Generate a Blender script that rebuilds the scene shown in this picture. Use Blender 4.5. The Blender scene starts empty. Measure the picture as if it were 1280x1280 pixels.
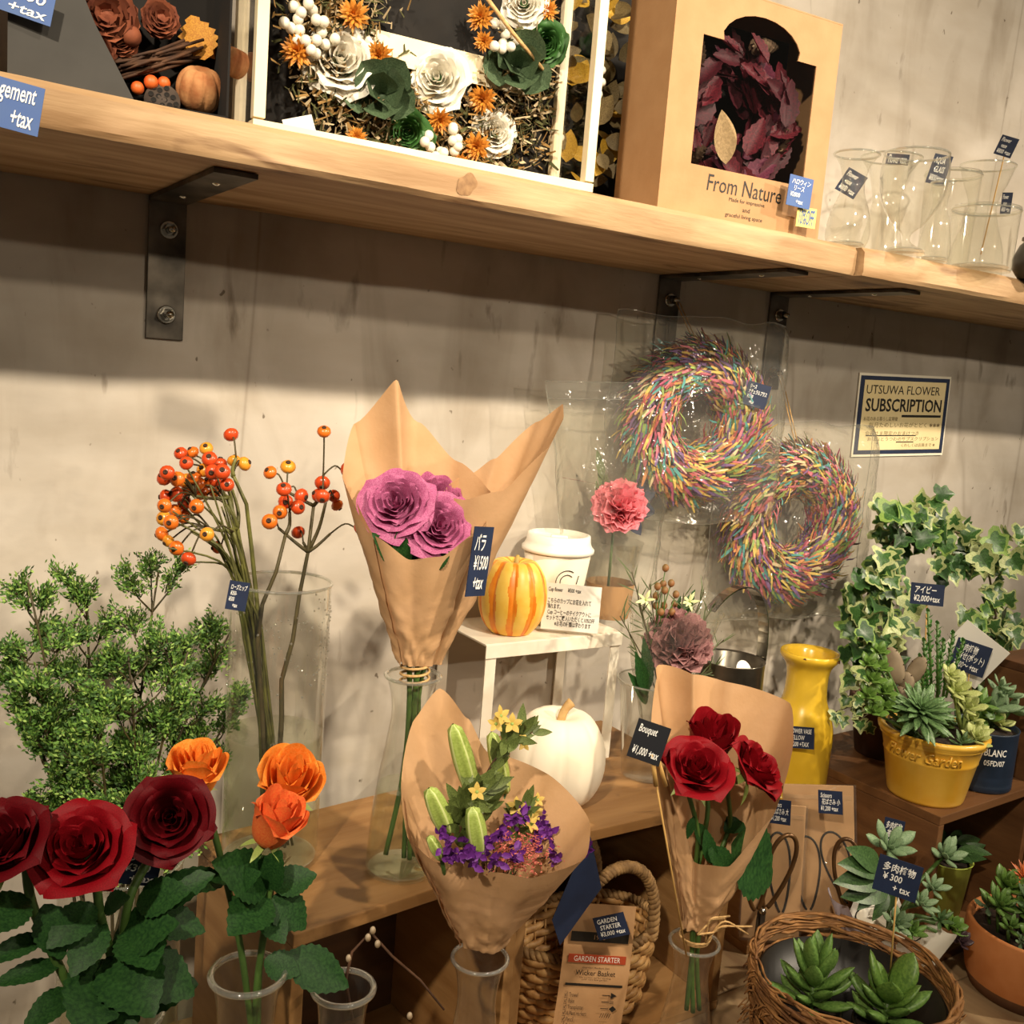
import bpy, bmesh, math, random
from mathutils import Vector as V, Matrix as MX, noise as NZ
random.seed(7)
PI = math.pi
sc = bpy.context.scene
COL = sc.collection

# ------------------------------------------------------------------ camera
F = 1250.0                                   # focal length in pixels of the 1280 frame
RM = MX(((0.8419, 0.0088, -0.5396), (-0.5338, 0.1604, -0.8302), (0.0792, 0.9870, 0.1398)))
CAM = V((0, -1.2, 1.4))
q = RM.to_quaternion().normalized()
RM = q.to_matrix()
cd = bpy.data.cameras.new('camera'); cam = bpy.data.objects.new('camera', cd); COL.objects.link(cam)
cam.location = CAM; cam.rotation_mode = 'QUATERNION'; cam.rotation_quaternion = q
cd.sensor_width = 36; cd.lens = F / 1280 * 36; cd.clip_start = 0.02
sc.camera = cam

# ------------------------------------------------------------------ light and exposure
w = bpy.data.worlds.new('world'); sc.world = w; w.use_nodes = True
w.node_tree.nodes['Background'].inputs[0].default_value = (1.0, 0.84, 0.64, 1)
w.node_tree.nodes['Background'].inputs[1].default_value = 0.07
def spot(loc, aim, power, size=60, col=(1, 0.85, 0.65), r=0.035, blend=1.0):
    l = bpy.data.lights.new('ceiling_spot', 'SPOT'); o = bpy.data.objects.new('ceiling_spot', l); COL.objects.link(o)
    o.location = loc; o.rotation_euler = (V(aim) - V(loc)).to_track_quat('-Z', 'Y').to_euler()
    l.energy = power; l.color = col; l.spot_size = math.radians(size); l.spot_blend = blend; l.shadow_soft_size = r
    return o
spot((-0.75, -1.55, 2.48), (0.5, 0, 1.3), 124)
spot((0.75, -1.6, 2.52), (0.8, 0, 1.3), 104)
spot((2.5, -1.6, 2.5), (1.3, 0, 1.3), 136)
spot((0.2, -3.0, 2.6), (0.8, 0, 1.72), 72, size=48, r=0.05)
spot((2.2, -4.2, 2.5), (1.2, 0, 1.72), 150, size=36, r=0.05)
sc.view_settings.view_transform = 'Standard'; sc.view_settings.look = 'None'
sc.view_settings.gamma = 1; sc.view_settings.use_curve_mapping = False
sc.view_settings.exposure = 0.55
sc.cycles.transparent_max_bounces = 32
sc.cycles.max_bounces = 8

# ------------------------------------------------------------------ helpers
def ray(px, py): return RM @ V((px - 640, 640 - py, -F))
def P(px, py, Y): r = ray(px, py); return CAM + r * ((Y - CAM.y) / r.y)
def PZ(px, py, Z): r = ray(px, py); return CAM + r * ((Z - CAM.z) / r.z)
def S(p): return -((RM.transposed() @ (V(p) - CAM)).z) / F       # metres per pixel at p
def to_cam_yaw(p): d = CAM - V(p); return math.atan2(d.x, -d.y)
U = random.uniform
def srgb(c):
    if isinstance(c, str): c = [int(c[i:i + 2], 16) / 255 for i in (0, 2, 4)]
    return tuple((x / 12.92 if x <= .04045 else ((x + .055) / 1.055) ** 2.4) for x in c) + (1,)

MATS = {}
def nd(nt, t, **k):
    n = nt.nodes.new(t)
    for a, b in k.items():
        if a.startswith('i_'): n.inputs[int(a[2:])].default_value = b
        else: setattr(n, a, b)
    return n
def pm(name, c1, c2=None, scale=30, rough=.6, bump=0, bscale=None, thin=0, metal=0, stretch=(1, 1, 1), coat=0, detail=4, lo=.35, hi=.65, spec=.5, coord='Object'):
    if name in MATS: return MATS[name]
    m = bpy.data.materials.new(name); m.use_nodes = True; nt = m.node_tree; L = nt.links.new
    b = nt.nodes['Principled BSDF']; out = nt.nodes['Material Output']
    b.inputs['Roughness'].default_value = rough; b.inputs['Metallic'].default_value = metal
    if thin and name.startswith(('petal', 'rose_leaf')): spec = .18
    b.inputs['Specular IOR Level'].default_value = spec; b.inputs['Coat Weight'].default_value = coat
    b.inputs['Base Color'].default_value = srgb(c1)
    tc = nd(nt, 'ShaderNodeTexCoord'); mp = nd(nt, 'ShaderNodeMapping'); mp.inputs['Scale'].default_value = stretch
    L(tc.outputs[coord], mp.inputs[0])
    colout = None
    if c2:
        n = nd(nt, 'ShaderNodeTexNoise'); n.inputs['Scale'].default_value = scale; n.inputs['Detail'].default_value = detail
        L(mp.outputs[0], n.inputs['Vector'])
        r = nd(nt, 'ShaderNodeValToRGB'); r.color_ramp.elements[0].position = lo; r.color_ramp.elements[1].position = hi
        r.color_ramp.elements[0].color = srgb(c1); r.color_ramp.elements[1].color = srgb(c2)
        L(n.outputs['Fac'], r.inputs[0]); L(r.outputs[0], b.inputs['Base Color']); colout = r.outputs[0]
    if bump:
        n2 = nd(nt, 'ShaderNodeTexNoise'); n2.inputs['Scale'].default_value = bscale or scale; n2.inputs['Detail'].default_value = 5
        L(mp.outputs[0], n2.inputs['Vector'])
        bp = nd(nt, 'ShaderNodeBump'); bp.inputs['Strength'].default_value = bump; bp.inputs['Distance'].default_value = .002
        L(n2.outputs['Fac'], bp.inputs['Height']); L(bp.outputs[0], b.inputs['Normal'])
    if thin:
        t = nd(nt, 'ShaderNodeBsdfTranslucent'); t.inputs[0].default_value = srgb(c1)
        if colout: L(colout, t.inputs[0])
        mx = nd(nt, 'ShaderNodeMixShader'); mx.inputs[0].default_value = thin
        L(b.outputs[0], mx.inputs[1]); L(t.outputs[0], mx.inputs[2]); L(mx.outputs[0], out.inputs[0])
    MATS[name] = m; return m
def marks(m, scale=9, col='7A5430', stretch=(.6, 2, 2)):
    nt = m.node_tree; L = nt.links.new; b = nt.nodes['Principled BSDF']; src = b.inputs['Base Color'].links[0].from_socket
    tc = nd(nt, 'ShaderNodeTexCoord'); mp = nd(nt, 'ShaderNodeMapping'); mp.inputs['Scale'].default_value = stretch; L(tc.outputs['Object'], mp.inputs[0])
    n = nd(nt, 'ShaderNodeTexNoise'); n.inputs['Scale'].default_value = scale; n.inputs['Detail'].default_value = 7; n.inputs['Distortion'].default_value = .8; L(mp.outputs[0], n.inputs['Vector'])
    r = nd(nt, 'ShaderNodeValToRGB'); e = r.color_ramp.elements; e[0].position = .30; e[1].position = .42; e[0].color = srgb(col); e[1].color = (1, 1, 1, 1); L(n.outputs['Fac'], r.inputs[0])
    x = nd(nt, 'ShaderNodeMixRGB', blend_type='MULTIPLY'); x.inputs[0].default_value = .7; L(src, x.inputs[1]); L(r.outputs[0], x.inputs[2]); L(x.outputs[0], b.inputs['Base Color'])
def clear(name, tint='FFFFFF', base=.03, gain=.7, rough=.03, bump=0, bscale=30, stretch=(1, 1, 1), haze=0):
    """thin clear sheet: transparent body, Fresnel gloss, an optional whitish diffuse haze"""
    if name in MATS: return MATS[name]
    m = bpy.data.materials.new(name); m.use_nodes = True; nt = m.node_tree; L = nt.links.new
    nt.nodes.remove(nt.nodes['Principled BSDF']); out = nt.nodes['Material Output']
    tr = nd(nt, 'ShaderNodeBsdfTransparent'); tr.inputs[0].default_value = srgb(tint)
    gl = nd(nt, 'ShaderNodeBsdfGlossy'); gl.inputs['Roughness'].default_value = rough; gl.inputs[0].default_value = (1, 1, 1, 1)
    lw = nd(nt, 'ShaderNodeLayerWeight'); lw.inputs[0].default_value = .5
    fr = nd(nt, 'ShaderNodeMath', operation='POWER'); fr.inputs[1].default_value = 4.0; L(lw.outputs['Facing'], fr.inputs[0])
    ma = nd(nt, 'ShaderNodeMath', operation='MULTIPLY_ADD'); ma.inputs[1].default_value = gain; ma.inputs[2].default_value = base; ma.use_clamp = True
    L(fr.outputs[0], ma.inputs[0])
    mx = nd(nt, 'ShaderNodeMixShader'); L(ma.outputs[0], mx.inputs[0])
    body = tr.outputs[0]
    if haze:
        df = nd(nt, 'ShaderNodeBsdfDiffuse'); df.inputs[0].default_value = (.9, .9, .88, 1)
        tl = nd(nt, 'ShaderNodeBsdfTranslucent'); tl.inputs[0].default_value = (.9, .9, .88, 1)
        m0 = nd(nt, 'ShaderNodeMixShader'); m0.inputs[0].default_value = .5; L(df.outputs[0], m0.inputs[1]); L(tl.outputs[0], m0.inputs[2])
        m1 = nd(nt, 'ShaderNodeMixShader'); m1.inputs[0].default_value = haze; L(tr.outputs[0], m1.inputs[1]); L(m0.outputs[0], m1.inputs[2]); body = m1.outputs[0]
    L(body, mx.inputs[1]); L(gl.outputs[0], mx.inputs[2]); L(mx.outputs[0], out.inputs[0])
    if bump:
        tc = nd(nt, 'ShaderNodeTexCoord'); mp = nd(nt, 'ShaderNodeMapping'); mp.inputs['Scale'].default_value = stretch; L(tc.outputs['Object'], mp.inputs[0])
        n = nd(nt, 'ShaderNodeTexNoise'); n.inputs['Scale'].default_value = bscale; n.inputs['Detail'].default_value = 3; n.inputs['Distortion'].default_value = 1.5
        L(mp.outputs[0], n.inputs['Vector'])
        bp = nd(nt, 'ShaderNodeBump'); bp.inputs['Strength'].default_value = bump; bp.inputs['Distance'].default_value = .01
        L(n.outputs['Fac'], bp.inputs['Height']); L(bp.outputs[0], gl.inputs['Normal']); L(bp.outputs[0], lw.inputs['Normal'])
    MATS[name] = m; return m

class MB:
    def __init__(s): s.v = []; s.f = []; s.m = []
    def add(s, vs, fs, mi=0, M=None):
        o = len(s.v)
        s.v += [tuple(M @ V(p)) for p in vs] if M else [tuple(p) for p in vs]
        s.f += [tuple(i + o for i in f) for f in fs]; s.m += [mi] * len(fs); return s
    def box(s, x0, x1, y0, y1, z0, z1, mi=0, M=None, bev=0):
        if bev:
            bm = bmesh.new(); bmesh.ops.create_cube(bm, size=1)
            for v in bm.verts: v.co = V(((x0 + x1) / 2 + v.co.x * (x1 - x0), (y0 + y1) / 2 + v.co.y * (y1 - y0), (z0 + z1) / 2 + v.co.z * (z1 - z0)))
            bmesh.ops.bevel(bm, geom=bm.edges[:], offset=bev, segments=2, affect='EDGES', profile=.6)
            bm.verts.index_update()
            s.add([v.co.copy() for v in bm.verts], [[v.index for v in f.verts] for f in bm.faces], mi, M); bm.free(); return s
        vs = [(x, y, z) for x in (x0, x1) for y in (y0, y1) for z in (z0, z1)]
        return s.add(vs, [(0, 1, 3, 2), (4, 6, 7, 5), (0, 4, 5, 1), (2, 3, 7, 6), (0, 2, 6, 4), (1, 5, 7, 3)], mi, M)
    def tube(s, pts, r, n=6, mi=0, M=None, closed=False):
        pts = [V(p) for p in pts]; k = len(pts); rs = r if isinstance(r, (list, tuple)) else [r] * k
        vs = []; up = None
        for i, p in enumerate(pts):
            a = pts[(i - 1) % k] if (closed or i > 0) else p; b = pts[(i + 1) % k] if (closed or i < k - 1) else p
            t = (b - a)
            t = t.normalized() if t.length > 1e-9 else V((0, 0, 1))
            if up is None: up = t.orthogonal().normalized()
            up = (up - t * up.dot(t)); up = up.normalized() if up.length > 1e-6 else t.orthogonal().normalized()
            bi = t.cross(up)
            for j in range(n):
                a_ = 2 * PI * j / n; vs.append(p + (up * math.cos(a_) + bi * math.sin(a_)) * rs[i])
        fs = []
        for i in range(k if closed else k - 1):
            for j in range(n):
                i2 = (i + 1) % k; fs.append((i * n + j, i * n + (j + 1) % n, i2 * n + (j + 1) % n, i2 * n + j))
        if not closed: fs.append(tuple(range(n))[::-1]); fs.append(tuple((k - 1) * n + j for j in range(n)))
        return s.add(vs, fs, mi, M)
    def lathe(s, prof, n=32, mi=0, M=None, fn=None):
        vs = []
        for (r, z) in prof:
            for j in range(n):
                a = 2 * PI * j / n; rr = r * (fn(a, z) if fn else 1); vs.append((rr * math.cos(a), rr * math.sin(a), z))
        fs = []
        for i in range(len(prof) - 1):
            for j in range(n): fs.append((i * n + j, i * n + (j + 1) % n, (i + 1) * n + (j + 1) % n, (i + 1) * n + j))
        if prof[0][0] > 0: fs.append(tuple(range(n))[::-1]) if prof[0][0] < .0005 else None
        fs = [f for f in fs if f]
        return s.add(vs, fs, mi, M)
    def grid(s, fn, nu, nv, mi=0, M=None):
        vs = [fn(i / nu, j / nv) for j in range(nv + 1) for i in range(nu + 1)]
        fs = [(j * (nu + 1) + i, j * (nu + 1) + i + 1, (j + 1) * (nu + 1) + i + 1, (j + 1) * (nu + 1) + i) for j in range(nv) for i in range(nu)]
        return s.add(vs, fs, mi, M)
    def ball(s, c, r, n=10, m=7, mi=0, M=None):
        r = r if isinstance(r, (tuple, list)) else (r, r, r); c = V(c)
        return s.lathe([(math.sin(PI * i / m) * .999 + 1e-4, -math.cos(PI * i / m)) for i in range(m + 1)], n, mi, (M or MX()) @ MX.Translation(c) @ MX.Diagonal((r[0], r[1], r[2], 1)))
    def poly(s, pts, y0, y1, mi=0, M=None):
        """outline in x,z extruded along y"""
        k = len(pts); vs = [(x, y0, z) for x, z in pts] + [(x, y1, z) for x, z in pts]
        fs = [tuple(range(k)), tuple(range(2 * k - 1, k - 1, -1))] + [(i, i + k, (i + 1) % k + k, (i + 1) % k) for i in range(k)]
        return s.add(vs, fs, mi, M)
    def mesh(s, name, mats, smooth=True):
        me = bpy.data.meshes.new(name); me.from_pydata(s.v, [], s.f)
        for m in (mats if isinstance(mats, (list, tuple)) else [mats]): me.materials.append(m)
        me.polygons.foreach_set('material_index', s.m); me.polygons.foreach_set('use_smooth', [smooth] * len(s.f)); me.update()
        return me
    def build(s, name, mats, parent=None, smooth=True, M=None):
        return inst(s.mesh(name, mats, smooth), name, parent, M)
def inst(me, name, parent=None, M=None):
    o = bpy.data.objects.new(name, me); COL.objects.link(o)
    if parent: o.parent = parent
    if M is not None: o.matrix_basis = M
    return o
def tag(o, label, cat, group=None, kind=None):
    o['label'] = label; o['category'] = cat
    if group: o['group'] = group
    if kind: o['kind'] = kind
    return o
def T(name, label, cat, loc=(0, 0, 0), rz=0, group=None, M=None):
    o = bpy.data.objects.new(name, None); COL.objects.link(o); o.empty_display_size = .02
    if M is not None: o.matrix_basis = M
    else: o.location = loc; o.rotation_euler = (0, 0, rz)
    return tag(o, label, cat, group)
def struct(o): o['kind'] = 'structure'; return o
def aim(p, d, roll=0, s=1):
    """matrix at p whose local z runs along d"""
    m = V(d).to_track_quat('Z', 'Y').to_matrix().to_4x4()
    return MX.Translation(V(p)) @ m @ MX.Rotation(roll, 4, 'Z') @ MX.Scale(s, 4)
def base_frame(p0, p1):
    x = V(p1) - V(p0); x.z = 0; wd = x.length; x.normalize(); z = V((0, 0, 1)); y = z.cross(x)
    return MX((x, y, z)).transposed().to_4x4() if False else MX.Translation(V(p0)) @ MX((x, y, z)).transposed().to_4x4(), wd
def shade_auto(o, deg=35):
    me = o.data
    me.set_sharp_from_angle(angle=math.radians(deg)) if hasattr(me, 'set_sharp_from_angle') else None
    return o
def bez(p0, p1, p2, p3, n=10):
    p0, p1, p2, p3 = V(p0), V(p1), V(p2), V(p3); r = []
    for i in range(n + 1):
        t = i / n; r.append(p0 * (1 - t) ** 3 + p1 * 3 * t * (1 - t) ** 2 + p2 * 3 * t * t * (1 - t) + p3 * t ** 3)
    return r
def cyc(keys, th):
    """periodic cosine interpolation of tuples over degrees"""
    keys = sorted(keys); th %= 360; n = len(keys)
    for i in range(n):
        a = keys[i]; b = keys[(i + 1) % n]; a0 = a[0]; b0 = b[0] + (360 if i == n - 1 else 0); t = th
        if i == n - 1 and th < a0: t = th + 360
        if a0 <= t <= b0:
            s = (t - a0) / (b0 - a0); s = s * s * (3 - 2 * s)
            return [a[k] * (1 - s) + b[k] * s for k in range(1, len(a))]
    return list(keys[0][1:])
_font_cache = {}
def text_mesh(body, wd, ht, mat, align='CENTER', thick=.0002, shear=0, bold=0, keep=False, space=1.0):
    cu = bpy.data.curves.new('t', 'FONT'); cu.body = body; cu.align_x = align; cu.resolution_u = 2; cu.size = 1; cu.shear = shear; cu.offset = bold; cu.space_line = space
    ob = bpy.data.objects.new('t', cu); COL.objects.link(ob); bpy.context.view_layer.update()
    me = bpy.data.meshes.new_from_object(ob.evaluated_get(bpy.context.evaluated_depsgraph_get()))
    bpy.data.objects.remove(ob); bpy.data.curves.remove(cu)
    if not me.vertices: return None
    xs = [v.co.x for v in me.vertices]; ys = [v.co.y for v in me.vertices]
    x0, x1, y0, y1 = min(xs), max(xs), min(ys), max(ys)
    sx = wd / max(x1 - x0, 1e-6); sy = ht / max(y1 - y0, 1e-6)
    if keep: sx = sy = min(sx, sy)
    for v in me.vertices:
        v.co = V(((v.co.x - (x0 + x1) / 2) * sx, 0, (v.co.y - (y0 + y1) / 2) * sy))
    me.materials.clear(); me.materials.append(mat); me.name = 'lettering'
    return me

# ------------------------------------------------------------------ materials
M_ = dict(
 wood=pm('wood_shelf', '9C7A54', 'C0A078', 5, .62, .25, 30, stretch=(1, 9, 9), detail=8),
 crate=pm('wood_crate', '80592F', 'A57E50', 5, .5, .15, 30, stretch=(1.0, 9, 9), detail=8, lo=.25, hi=.75),
 crate_dk=pm('wood_dark', '4A2C18', '6B4326', 4, .5, .15, 30, stretch=(1.2, 7, 7), detail=8),
 table=pm('wood_table', '8F7354', 'B59A74', 4, .55, .2, 30, stretch=(7, 1.2, 7), detail=8),
 steel=pm('raw_steel', '3A3630', '7A7266', 18, .45, .05, 60, metal=.75),
 chrome=pm('zinc_bolt', 'B9B4A8', None, rough=.2, metal=1),
 kraft=pm('kraft_paper', 'BF966A', 'C9A076', 25, .7, .12, 260, thin=.12),
 kraftcard=pm('kraft_card', 'B98E62', 'C0966A', 30, .75, .1, 250),
 navy=pm('navy_card', '16233F', '1B2A49', 40, .6),
 blue=pm('blue_card', '3B5C9C', '436299', 40, .6),
 ink=pm('white_ink', 'F2F2EE', None, rough=.6), black=pm('black_ink', '17140F', None, rough=.6),
 white=pm('white_paint', 'EFE8D8', 'E6DCC8', 30, .45), paper=pm('white_paper', 'EFEBE0', None, rough=.7, thin=.1),
 green=pm('rose_leaf', '1A381A', '2C5024', 25, .42, .15, 90, thin=.12), stem=pm('stem_green', '4C6B2C', '3A5424', 30, .5),
 dstem=pm('stem_dark', '4E4423', '39331C', 30, .6), twine=pm('jute_twine', 'B58E58', 'D0AB74', 200, .8, .4, 400),
 red=pm('petal_red', '74050F', '8C0A18', 40, .55, .1, 120, thin=.1), dred=pm('petal_dark_red', '4E030B', '640610', 40, .55, .1, 120, thin=.08),
 orange=pm('petal_orange', 'F58A2A', 'F9A449', 18, .5, .08, 120, thin=.18), coral=pm('petal_coral', 'F0683A', 'F58A45', 18, .5, .08, 120, thin=.18),
 pink=pm('petal_mauve', 'A34A78', 'C4749C', 30, .5, .1, 120, thin=.15), carn=pm('petal_pink', 'E8808E', 'F2A2AA', 40, .6, thin=.2),
 dusty=pm('petal_dusty', '8F6064', 'B58A86', 40, .65, thin=.15), sepal=pm('sepal', '8FA54E', 'A9BA68', 30, .5, thin=.1),
 hip=pm('rose_hip', 'D5531A', 'E88424', 60, .3, coat=.3), hipr=pm('rose_hip_red', 'C2331A', 'DB5A22', 60, .3, coat=.3), calyx=pm('calyx', '3A2413', None, rough=.8),
 soil=pm('soil', '1D140D', '38281B', 120, .95, .6, 150), bplastic=pm('black_plastic', '16130F', None, rough=.4),
 glass=clear('clear_glass', 'FAFAF6', .05, .8, haze=.02), rimg=clear('glass_rim', 'EEF0EA', .25, .6, haze=.16), water=clear('water', 'F6F8EF', .01, .3),  # whitish diffuse share in glass and rims stands in for bright reflections
 wsurf=clear('water_surface', 'F0F2E8', .15, .6, bump=.2, bscale=60),
 cello=clear('cellophane', 'F6F6F2', .02, .8, .08, bump=1.0, bscale=14, haze=.06), plastic=clear('clear_plastic', 'F2F2EE', .05, .8, .06, haze=.03),
 film=clear('window_film', 'F4F4F4', .02, .55, .05, bump=.06, bscale=6),
 wicker=pm('wicker', '9A6C38', 'D0A468', 60, .6, .2, 150), rope=pm('sea_grass_rope', '7A5C38', 'A88454', 80, .75, .3, 200),
 vine=pm('grapevine', '6B4524', 'A87844', 40, .7, .2, 120),
 yellow=pm('yellow_enamel', 'DDB42E', 'E5BE3C', 12, .25, coat=.4), chip=pm('chipped', '5B3A1C', None, rough=.7),
 ypot=pm('yellow_glaze', 'DBA42E', 'E6B94C', 16, .3, .1, 40, coat=.3), terra=pm('terracotta', 'C0763E', 'CF8850', 20, .8, .15, 80), terrad=pm('terracotta_dark', '6B4A32', '8A6040', 20, .85),
 tin=pm('navy_tin', '182638', '1F2E44', 30, .45, .05, 60), lime=pm('lime_pot', 'A9B845', 'B9C658', 60, .5),
)
g = M_
marks(g['wood'], 10); marks(g['crate'], 8, '6A4A2A', (1, 2, 2))
# plaster wall with its own stains, streaks and hairline cracks
def wall_mat():
    m = bpy.data.materials.new('plaster'); m.use_nodes = True; nt = m.node_tree; L = nt.links.new; b = nt.nodes['Principled BSDF']
    b.inputs['Roughness'].default_value = .8; b.inputs['Specular IOR Level'].default_value = .25
    tc = nd(nt, 'ShaderNodeTexCoord')
    def noise(scale, st, det=6, dist=0):
        mp = nd(nt, 'ShaderNodeMapping'); mp.inputs['Scale'].default_value = st; L(tc.outputs['Object'], mp.inputs[0])
        n = nd(nt, 'ShaderNodeTexNoise'); n.inputs['Scale'].default_value = scale; n.inputs['Detail'].default_value = det; n.inputs['Distortion'].default_value = dist
        L(mp.outputs[0], n.inputs['Vector']); return n.outputs['Fac']
    def ramp(src, p0, c0, p1, c1):
        r = nd(nt, 'ShaderNodeValToRGB'); e = r.color_ramp.elements; e[0].position = p0; e[1].position = p1; e[0].color = srgb(c0); e[1].color = srgb(c1); L(src, r.inputs[0]); return r.outputs[0]
    def mul(a, bb, f=1):
        x = nd(nt, 'ShaderNodeMixRGB', blend_type='MULTIPLY'); x.inputs[0].default_value = f; L(a, x.inputs[1]); L(bb, x.inputs[2]); return x.outputs[0]
    c = ramp(noise(2.6, (1, 1, 1.3), 9, .8), .32, 'AAA296', .66, 'C8C0B4')
    c = mul(c, ramp(noise(9, (1, 1, .35), 8, .6), .30, 'B9AF9F', .48, 'FFFFFF'), .5)
    c = mul(c, ramp(noise(26, (1, 1, .3), 5, .3),   .26, '8E8474', .37, 'FFFFFF'), .7)
    c = mul(c, ramp(noise(70, (1, 1, .7), 2), .25, '7E7262', .29, 'FFFFFF'), .8)
    c = mul(c, ramp(noise(14, (.4, 1, 1.2), 5), .3, 'E6E1D8', .6, 'FFFFFF'), .6)
    r = nd(nt, 'ShaderNodeValToRGB'); e = r.color_ramp.elements; e[0].position = .4955; e[0].color = (1, 1, 1, 1); e[1].position = .5045; e[1].color = (1, 1, 1, 1); k = e.new(.5); k.color = srgb('8A7E6C')
    L(noise(2.0, (1, 1, .10), 3, .12), r.inputs[0]); c = mul(c, r.outputs[0], .32)
    L(c, b.inputs['Base Color'])
    bp = nd(nt, 'ShaderNodeBump'); bp.inputs['Strength'].default_value = .35; bp.inputs['Distance'].default_value = .004
    L(noise(16, (.8, 1, 1), 8), bp.inputs['Height']); L(bp.outputs[0], b.inputs['Normal'])
    return m

# ------------------------------------------------------------------ structure
wl = struct(MB().box(-2.2, 4.2, 0, .12, 0, 2.9).build('wall_back', wall_mat(), smooth=False))
fl = struct(MB().box(-2.2, 4.2, -5.2, .0, -.05, 0).build('floor', pm('floor_concrete', '6E665A', '857C6E', 6, .6), smooth=False))

ZS0, ZS, ZT, ZA, ZC = 1.5615, 1.598, .55, .86, .80     # shelf underside and top, table, crate tops
# shelf boards with a slightly wavy sawn edge
def board(name, x0, x1, yf, seed, label):
    def fn_edge(x, k): return yf + .007 * NZ.noise(V((x * 5 + seed, k * .7, 0))) + .003 * NZ.noise(V((x * 22, seed, k)))
    n = 60; vs = []; fs = []
    secs = [(0, ZS0), ('f', ZS0, .004), ('f', ZS0 + .005, 0), ('f', ZS - .006, 0), ('f', ZS, .006), (0, ZS)]
    for i in range(n + 1):
        x = x0 + (x1 - x0) * i / n
        e = .004 if i in (0, n) else 0
        for k, sct in enumerate(secs):
            if sct[0] == 'f': vs.append((x, fn_edge(x, k * .3) + sct[2] + e, sct[1] - (.0015 * NZ.noise(V((x * 9, seed, 3))) if k < 3 else 0)))
            else: vs.append((x, -.0008, sct[1]))
    m = len(secs)
    for i in range(n):
        for k in range(m): fs.append((i * m + k, (i + 1) * m + k, (i + 1) * m + (k + 1) % m, i * m + (k + 1) % m))
    fs += [tuple(range(m))[::-1], tuple(n * m + k for k in range(m))]
    return tag(shade_auto(MB().add(vs, fs).build(name, g['wood'])), label, 'shelf')
sb1 = board('shelf_board', -.9, 1.108, -.292, 1.3, 'long pale wooden wall shelf board carrying the boxed wreaths')
sb2 = board('shelf_board', 1.112, 3.2, -.300, 5.1, 'pale wooden wall shelf board carrying the clear glass vases')
kx = P(583, 231, -.2925)
kn = MB().lathe([(0.0001, .0004), (.007, .0004), (.011, 0)], 28, fn=lambda a, z: 1 + .18 * math.sin(2 * a) + .08 * math.sin(5 * a + 1)).build('wood_knot', pm('knot', '7E5C3A', '9C7850', 120, .7), sb1, True, MX.Translation((kx.x, -.292 + .007 * NZ.noise(V((kx.x * 5 + 1.3, .75 * .7, 0))) + .003 * NZ.noise(V((kx.x * 22, 1.3, .75))) - .0006, kx.z)) @ MX.Rotation(PI / 2, 4, 'X'))
# brackets: bent flat bar, two zinc bolts, two screws
def bracket(xc, label, wd=.0415, drop=.158, reach=.255):
    t = T('shelf_bracket', label, 'bracket', (xc, 0, ZS0), group='steel brackets under the wall shelf')
    th = .005
    o = MB().box(-wd / 2, wd / 2, -th, -.0006, -drop, -.0006, bev=.0008).build('wall_plate', g['steel'], t, False)
    o = MB().box(-wd / 2, wd / 2, -reach, -.001, -th - .0008, -.0008, bev=.0008).build('shelf_plate', g['steel'], t, False)
    for z in (-.036, -.130):
        mb = MB().lathe([(.0001, -.0035), (.0095, -.0035), (.0105, -.002), (.0105, 0)], 20)
        b = mb.build('washer', g['chrome'], t, False, MX.Translation((.001, -th, z)) @ MX.Rotation(-PI / 2, 4, 'X'))
        nb = MB().lathe([(.0001, 0.009), (.0062, .009), (.0072, .008), (.0072, 0)], 6).build('nut', g['chrome'], b, False, MX.Translation((0, 0, -.011)))
        MB().tube([(0, 0, -.02), (0, 0, -.003)], .0036, 10).build('bolt_stud', g['chrome'], b, True)
    for y in (-.065, -.19):
        MB().lathe([(.0001, -.0018), (.003, -.0015), (.0045, 0)], 12).build('screw_head', g['chrome'], t, True, MX.Translation((0, y, -th - .0008)))
    return t
bracket(.2845, 'flat steel shelf bracket alone under the long board with bare wall around it')
bracket(1.032, 'flat steel shelf bracket with the upper straw wreath hanging from it')
bracket(1.272, 'flat steel shelf bracket under the second board, lower straw wreath on its bolt')

# table of planks
tt = T('display_table', 'greyish brown plank table carrying crates, baskets and pots', 'table', (0, 0, 0))
for i in range(6):
    y1 = -.02 - i * .135; MB().box(-.35, 2.6, y1 - .133, y1, ZT - .03, ZT, bev=.002).build('plank', g['table'], tt, False)
for x in (-.3, 2.5):
    for y in (-.08, -.77): MB().box(x - .03, x + .03, y - .03, y + .03, 0.001, ZT - .031).build('leg', g['table'], tt, False)
# wooden crates standing open to the front
def crate(name, M, wd, dp, ht, label, mat, th=.014, z0=ZT):
    t = T(name, label, 'crate', M=M); mats, matb = (CR if mat is g['crate'] else CD)
    hz = ht
    MB().box(0, wd, 0, dp, hz - th, hz, bev=.0012).build('top_panel', mat, t, False)
    MB().box(0, wd, 0, dp, .0005, th, bev=.0012).build('bottom_panel', mat, t, False)
    MB().box(0, th, .0006, dp - .0006, th + .0004, hz - th - .0004, bev=.0012).build('side_panel', mats, t, False)
    MB().box(wd - th, wd, .0006, dp - .0006, th + .0004, hz - th - .0004, bev=.0012).build('side_panel', mats, t, False)
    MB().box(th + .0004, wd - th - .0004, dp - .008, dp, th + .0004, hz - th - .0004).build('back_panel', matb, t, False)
    return t
CR = (pm('wood_crate_side', '80592F', 'A57E50', 5, .5, .15, 30, stretch=(9, 1.2, 9), detail=8, lo=.25, hi=.75), pm('crate_back_shade', '3A2412', '4E3219', 5, .6, stretch=(1, 9, 9)))  # back panel darker than the crate wood: interior shade put into its colour
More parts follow.
